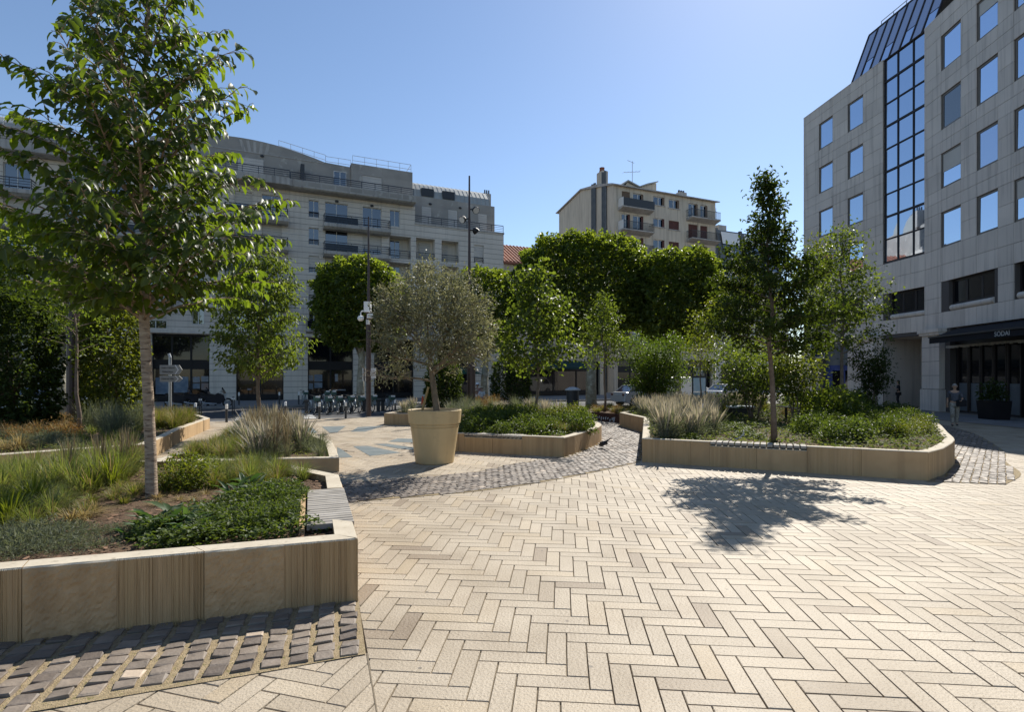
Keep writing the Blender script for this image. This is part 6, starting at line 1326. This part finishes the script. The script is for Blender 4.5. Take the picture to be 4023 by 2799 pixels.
for x, Yd, paint, van, lab in ((120,30.3,m_carblue,False,'pale blue-grey car parked behind the clipped hornbeams on the left'),(1440,38.5,m_carsilver,False,'silver car behind the round shrub, its windscreen catching the light'),(1640,42.5,m_carwhite,False,'white car behind the shrubs, right of the bus stop'),(1532,46.0,m_carwhite,True,'white van seen left of the bus stop panel')):
    X = (x*K-CX)/F*Yd; c_ = make_car(paint, van); c_.location = (X, Yd, -.1); c_.rotation_euler = (0,0,by); c_['label'] = lab
    if van: c_.name = 'delivery_van'; c_['category'] = 'van'
# ---------------------------------------------------------------- bus stop, bin, small boxes and boards in the beds
bs2 = thing('bus_stop_sign', 'slim bus stop post with two pale timetable panels beside the thin young tree', 'bus stop', (8.1, 23.6, .0), .0)
sub('frame', MB().box(-.30,-.26,-.04,.04,0,2.35).box(.26,.30,-.04,.04,0,2.35).box(-.26,.26,-.04,.04,1.88,1.95), m_dark, bs2); sub('timetable_panel', MB().box(-.26,.26,-.05,.02,1.3,1.88), M('timetable', (.50,.60,.62), (.62,.66,.66), scale=6, rough=.5), bs2); sub('timetable_panel', MB().box(-.26,.26,-.05,.02,.62,1.25), M('timetable_blue', (.36,.52,.56), (.5,.58,.6), scale=5, rough=.5), bs2); sub('stop_plate', MB().box(-.2,.2,-.03,.03,1.98,2.34), m_slab, bs2)
bn = thing('litter_bin', 'dark litter bin with a pale domed lid left of the thick plane trunk', 'litter bin', (3.62, 32.5, -.02)); sub('body', MB().lathe([(0,0),(.36,0),(.38,1.15),(0,1.15)], 16), m_dark, bn); sub('lid', MB().lathe([(.46,1.15),(.46,1.22),(.2,1.34),(0,1.36)], 16), m_offwhite, bn)
bx = thing('utility_box', 'low dark box with a white top among the yellow grass of the right bed', 'box', (8.55, 20.4, .44)); sub('body', MB().box(-.38,.38,-.2,.2,0,.34), m_dark, bx); sub('lid', MB().box(-.44,.44,-.25,.25,.341,.40), m_white, bx)
bd = thing('info_board', 'white tilted board lying low among the plants left of the dark trunk', 'board', (9.35, 18.6, .44)); sub('leg', MB().box(-.03,.03,-.03,.03,0,.42), m_dark, bd); q = MB(); q.cbox((0,0,0), .62, .36, .03); o = sub('panel', q, m_white, bd); o.location = (0,0,.44); o.rotation_euler = (-.12,.12,0)
b3 = thing('plant_label', 'small dark slanted plant label on a post in the pale lavender', 'plant label', (6.0, 17.4, .44)); sub('leg', MB().box(-.05,.05,-.02,.02,0,.45), m_dark, b3); q = MB(); q.cbox((0,0,0), .34, .2, .025); o = sub('panel', q, m_steel, b3); o.location = (.05,0,.5); o.rotation_euler = (.2,-.75,0)
hs = thing('irrigation_hose', 'pale loop of irrigation hose sticking out of the soil by the dark trunk', 'hose', (5.05, 12.3, .46)); sub('hose', MB().tube([(-.35,0,-.02),(-.12,.02,.02),(.1,.03,.07),(.2,.04,.16),(.19,.04,.24)], .012, 6), m_offwhite, hs)
mh = thing('manhole_cover', 'round dark manhole cover set in the cobbled path', 'manhole cover', (*xy(1258,1036), .012)); q = MB().lathe([(0,.006),(.30,.006),(.30,-.01)], 28); sub('plate', q, m_dark, mh)
q = MB()
for k in range(-4,5):
    w_ = math.sqrt(.26**2-(k*.06)**2); q.box(-w_, w_, k*.06-.012, k*.06+.012, .0065, .011)
sub('ribs', q, m_dark, mh)
pp = thing('shop_plant_pot', 'big dark square plant pot in front of the restaurant', 'plant pot', (21.75, 24.6, 0)); sub('pot', MB().extr([(-.35,0),(.35,0),(.45,.85),(-.45,.85)], 1, -.42, .42), m_black, pp); V, Fs = leafcloud(900, .55, .9, .12, .5, .8, .9); link('foliage', np_mesh('foliage', V, Fs, L_dark), pp)
cone = thing('traffic_cone', 'orange traffic cone left of the olive trunk behind the bed', 'cone', (-4.95, 30.2, -.1)); sub('cone', MB().lathe([(0,.02),(.15,.02),(.05,.92),(.03,.96),(0,.96)], 14), M('cone_orange', (.55,.09,.03), rough=.6), cone); sub('base', MB().box(-.2,.2,-.2,.2,0,.03), m_black, cone)
# cafe terrace in the shade behind the pot
cf = thing('cafe_parasol', 'green cafe parasol open in the shade behind the olive', 'parasol', (-3.6, 37.5, .02)); sub('pole', MB().tube([(0,0,0),(0,0,2.55)], .03, 8), m_steel, cf); sub('canopy', MB().lathe([(1.6,2.15),(1.58,2.12),(.8,2.42),(0,2.62)], 8), M('parasol_green', (.02,.09,.07), rough=.8), cf)
# ---------------------------------------------------------------- pigeon
pg = thing('pigeon', 'dark pigeon bowing to peck at the cobbled path', 'pigeon', (*xy(1351,1008), .02), 2.2); m_bird = M('pigeon_grey', (.03,.032,.038), (.05,.05,.06), scale=20, rough=.6)
mb = MB(); mb.tube([(-.20,0,.235),(-.13,0,.19),(-.06,0,.145),(0,0,.12),(.06,0,.085),(.09,0,.075),(.115,0,.075),(.14,0,.062)], [.022,.03,.055,.062,.05,.03,.026,.008], 10); sub('body', mb, m_bird, pg, True); sub('tail', MB().add([(-.19,-.03,.235),(-.19,.03,.235),(-.30,.035,.30),(-.30,-.035,.30),(-.19,-.03,.225),(-.19,.03,.225),(-.30,.035,.29),(-.30,-.035,.29)], [(0,1,2,3),(4,7,6,5),(0,4,5,1),(1,5,6,2),(2,6,7,3),(3,7,4,0)]), m_bird, pg); sub('beak', MB().tube([(.135,0,.062),(.16,0,.05)], [.006,.002], 5), m_dark, pg)
for s in (-1,1): sub('leg', MB().tube([(.0,s*.022,.08),(.005,s*.024,.0)], .005, 5).tube([(.005,s*.024,.003),(.035,s*.03,.003)], .004, 4), m_redshut, pg); sub('wing', MB().ell((-.04,s*.052,.14),(.10,.016,.045),10,6), m_bird, pg)
# ---------------------------------------------------------------- people
def skin(name, joints, edges, mat, parent, sub_=2, root=0):
    me = bpy.data.meshes.new(name); me.from_pydata([j[:3] for j in joints], edges, []); o = bpy.data.objects.new(name, me); COL.objects.link(o)
    bm = bmesh.new(); bm.from_mesh(me); ly = bm.verts.layers.skin.verify(); bm.verts.ensure_lookup_table()
    for v, j in zip(bm.verts, joints): rr = j[3]; v[ly].radius = rr if isinstance(rr, tuple) else (rr, rr); v[ly].use_root = (v.index == root)
    bm.to_mesh(me); bm.free(); o.modifiers.new('skin', 'SKIN').use_smooth_shade = True; s = o.modifiers.new('subdivision', 'SUBSURF'); s.levels = sub_; s.render_levels = sub_
    bpy.context.view_layer.update(); m2 = bpy.data.meshes.new_from_object(o.evaluated_get(bpy.context.evaluated_depsgraph_get())); bpy.data.objects.remove(o); m2.materials.clear(); m2.materials.append(mat)
    return link(name, m2, parent)
m_skin = M('skin', (.42,.26,.18), rough=.6); m_skin2 = M('skin_darker', (.25,.15,.10), rough=.6)
def person(label, loc, rz, h, top, bottom, hair, skinm, shoes, seated=False, walk=0.0, arm=('down','down'), hairlen=.0, hat=None, skirt=False, group=None):
    T = thing('person', label, 'person', loc, rz, group); s = h/1.68
    J = {}; P = lambda n, x, y, z, r: J.__setitem__(n, (x*s, y*s, z*s, r*s if not isinstance(r, tuple) else (r[0]*s, r[1]*s)))
    zo = -.42 if seated else 0
    P('pel',0,0,.93+zo,(.135,.10)); P('wai',0,0,1.08+zo,(.115,.085)); P('che',0,.0,1.25+zo,(.14,.095)); P('sho',0,-.005,1.37+zo,(.12,.08)); P('nec',0,.0,1.45+zo,.047); P('nk2',0,.012,1.50+zo,.047); P('chn',0,.025,1.545+zo,.065); P('hed',0,.022,1.60+zo,.082); P('crn',0,.012,1.655+zo,.06)
    for k, sd in (('l',-1),('r',1)):
        sw = walk*sd; a = arm[0 if sd < 0 else 1]
        P(k+'s',sd*.165,-.005,1.365+zo,.048)
        if a == 'down': P(k+'e',sd*.215,-.02-.10*sw,1.12+zo,.038); P(k+'w',sd*.225,.05-.16*sw,.89+zo,.026); hd = Vector((0,.12,-1)).normalized()
        elif a == 'phone': P(k+'e',sd*.21,.0,1.12+zo,.038); P(k+'w',sd*.13,.24,1.20+zo,.026); hd = Vector((-sd*.35,.5,.55)).normalized()
        elif a == 'bag': P(k+'e',sd*.25,-.03,1.13+zo,.038); P(k+'w',sd*.2,.15,1.03+zo,.026); hd = Vector((-sd*.4,.8,-.1)).normalized()
        else: P(k+'e',sd*.2,.08,1.13+zo,.038); P(k+'w',sd*.1,.26,1.02+zo,.026); hd = Vector((-sd*.2,1,-.05)).normalized()
        w = Vector(J[k+'w'][:3])/s; pl = w+hd*.06; P(k+'p',*pl,(.036,.018)); sdv = hd.cross(Vector((0,1,.3)) if a == 'down' else Vector((0,0,1))).normalized()
        for f in range(4):
            b = pl+hd*.035+sdv*(f-1.5)*.018; c = b+hd*(.045,.055,.05,.038)[f]; c2 = c+(hd*.6+Vector((0,.5,-.2))).normalized()*.022; P(k+'f%d'%f,*b,.0095); P(k+'g%d'%f,*c,.0085); P(k+'h%d'%f,*c2,.007)
        b = w+hd*.03+sdv*.032; P(k+'t0',*b,.012); P(k+'t1',*(b+(hd+sdv*.8).normalized()*.04),.0095)
        P(k+'h',sd*.085,0,.87+zo,(.09,.085))
        if seated: P(k+'k',sd*.11,.42,.90+zo,.058); P(k+'c',sd*.11,.45,.66+zo,.05); P(k+'a',sd*.11,.42,.50+zo,.036); P(k+'q',sd*.11,.55,.455+zo,.032)
        else: P(k+'k',sd*.085,.05+.17*sw,.49,.056); P(k+'c',sd*.085,.0+.16*sw-.05*abs(walk),.33,.052); P(k+'a',sd*.08,-.02+.20*sw-.05*abs(walk),.085,.036); P(k+'q',sd*.09,.10+.20*sw-.05*abs(walk),.035,.032)
    base = ['pel','wai','che','sho','nec','nk2','chn','hed','crn']; E_ = list(zip(base[:-1], base[1:])); names = list(J)
    for k in 'lr':
        E_ += [('sho',k+'s'),(k+'s',k+'e'),(k+'e',k+'w'),(k+'w',k+'p'),('pel',k+'h'),(k+'h',k+'k'),(k+'k',k+'c'),(k+'c',k+'a'),(k+'a',k+'q'),(k+'w',k+'t0'),(k+'t0',k+'t1')]
        for f in range(4): E_ += [(k+'p',k+'f%d'%f),(k+'f%d'%f,k+'g%d'%f),(k+'g%d'%f,k+'h%d'%f)]
    def grow(name, keep, ed, mat, inf):
        ix = {n: i for i, n in enumerate(keep)}; js = []
        for n in keep:
            x, y, z, r = J[n]; js.append((x, y, z, tuple(q*1.0+inf*s for q in r) if isinstance(r, tuple) else r+inf*s))
        return skin(name, js, [(ix[a], ix[b]) for a, b in ed if a in ix and b in ix], mat, T)
    grow('body', names, E_, skinm, 0)
    up_ = ['pel','wai','che','sho']+[k+q for k in 'lr' for q in 'se']; grow('shirt', up_, E_, top, .018)
    lo_ = ['pel']+[k+q for k in 'lr' for q in ('hkca')]; lo_ = ['pel']+[k+q for k in 'lr' for q in ('h','k','c','a')]; grow('trousers', lo_, E_, bottom, .02)
    for k in 'lr': x, y, z, r = J[k+'q']; sub('shoe', MB().ell((x,y-.035*s,max(z,.035*s)),(.042*s,.125*s,.036*s),10,6), shoes, T, True)
    hx, hy, hz, hr = J['hed']
    hp_ = MB().ell((hx,hy-.018*s,hz+.022*s),(.083*s,.095*s,.088*s),14,8); hp_.v = [(x,y,z) if not (y > hy+.05*s and z < hz+.035*s) else (x,hy+.045*s,z) for x,y,z in hp_.v]
    if hairlen: hp_.ell((hx,hy-.06*s,hz-hairlen*.5*s),(.075*s,.045*s,hairlen*.6*s),12,7)
    sub('hair', hp_, hair, T, True)
    fc = MB().ell((hx,hy+.088*s,hz-.015*s),(.012*s,.022*s,.022*s),8,5)
    for sd in (-1,1): fc.ell((hx+sd*.032*s,hy+.072*s,hz+.008*s),(.013*s,.01*s,.008*s),8,5); fc.ell((hx+sd*.084*s,hy-.0*s,hz-.005*s),(.012*s,.022*s,.032*s),8,5)
    sub('face', fc, skinm, T, True); q = MB()
    for sd in (-1,1): q.ell((hx+sd*.032*s,hy+.081*s,hz+.008*s),(.006*s,.004*s,.006*s),6,4)
    q.ell((hx,hy+.078*s,hz-.045*s),(.022*s,.006*s,.005*s),8,4); sub('eyes_and_mouth', q, m_redshut, T)
    if skirt:
        px, py, pz, _ = J['pel']; sub('dress_skirt', MB().lathe([(.13*s,pz+.12*s),(.17*s,pz),(.21*s,pz-.3*s),(.25*s,pz-.55*s),(.24*s,pz-.55*s)], 16), bottom, T, True)
    if hat:
        ht = MB().lathe([(.175*s,.0),(.18*s,.012*s),(.10*s,.035*s),(.095*s,.09*s),(.06*s,.125*s),(0,.13*s)], 16); o = sub('sun_hat', ht, hat, T, True); o.location = (hx, hy-.01*s, hz+.03*s); o.rotation_euler = (.12,0,0)
    return T
m_print = M('printed_cloth', (.16,.14,.12), (.42,.39,.34), scale=26, rough=.9); m_printtop = M('grey_print_top', (.06,.065,.085), (.12,.12,.14), scale=30, rough=.9); m_blackcloth = M('black_cloth', (.018,.018,.022), rough=.9); m_hairgrey = M('grey_hair', (.25,.24,.23), rough=.7); m_hairdk = M('dark_hair', (.02,.015,.012), rough=.6); m_whitecl = M('white_cloth', (.7,.7,.68), rough=.9); m_straw = M('straw_hat', (.48,.40,.27), (.36,.29,.19), scale=30, rough=.9); m_rosecl = M('rose_cloth', (.35,.20,.18), rough=.9); m_bluecl = M('blue_cloth', (.10,.13,.2), rough=.9)
wk = G(2140, 956); WK = person('person in a pale printed outfit walking towards us with a black shoulder bag', (wk.x, wk.y, 0), math.atan2(wk.y, wk.x)+PI/2+.1, 1.63, m_printtop, m_print, m_hairgrey, m_skin, m_dark, walk=.8, arm=('bag','down'))
bg_ = thing('shoulder_bag', 'black shoulder bag carried by the person walking in front of the restaurant', 'bag', (wk.x+.10, wk.y-.2, .78)); q = MB(); q.cbox((0,0,.12), .34, .12, .26, .15, .02); sub('bag_body', q, m_blackcloth, bg_); sub('strap', MB().tube([(.14,.0,.24),(.12,.14,.5),(.05,.2,.62)], .012, 5), m_blackcloth, bg_)
person('person in black with long dark hair looking at a phone by the porch', (24.25, 34.2, .03), .95, 1.68, m_blackcloth, m_blackcloth, m_hairdk, m_skin, m_black, arm=('phone','down'), hairlen=.25)
for x, Yd, lab, hh, hat, tp__, sk in ((1070,32.6,'person in a white sun hat in the shade right of the olive trunk',1.62,m_white,m_rosecl,m_skin),(1080,32.2,'shorter person in a straw hat next to the one in the white hat',1.42,m_straw,m_whitecl,m_skin),(1068,31.6,'child in a brown straw hat in front of the two other hats',1.25,m_straw,m_whitecl,m_skin)):
    X = (x*K-CX)/F*Yd; person(lab, (X, Yd, -.1), PI+random.uniform(-.5,.5), hh, tp__, m_bluecl, m_hairdk, sk, m_dark, arm=('fwd','down'), hat=hat, group='people in sun hats')
for x, Yd, lab, tp__, hr_, hat in ((1826,29.2,'seated person in a white top and cap behind the shady bushes of the right bed',m_whitecl,m_hairgrey,None),(1846,29.6,'seated person in dark clothes with dark hair beside the one in white',m_blackcloth,m_hairdk,None)):
    X = (x*K-CX)/F*Yd; person(lab, (X, Yd, .0), PI+.3, 1.68, tp__, m_bluecl, hr_, m_skin2, m_dark, seated=True, arm=('fwd','fwd'), group='people sitting behind the right bed')
bb = thing('bench', 'low bench carrying the two people sitting behind the right bed', 'bench', (16.3, 29.5, 0), .1); sub('seat', MB().box(-1.1,1.1,-.05,.4,.36,.42), m_slat, bb)
for x in (-.9,.9): sub('leg', MB().box(x-.05,x+.05,0,.35,0,.36), m_dark, bb)
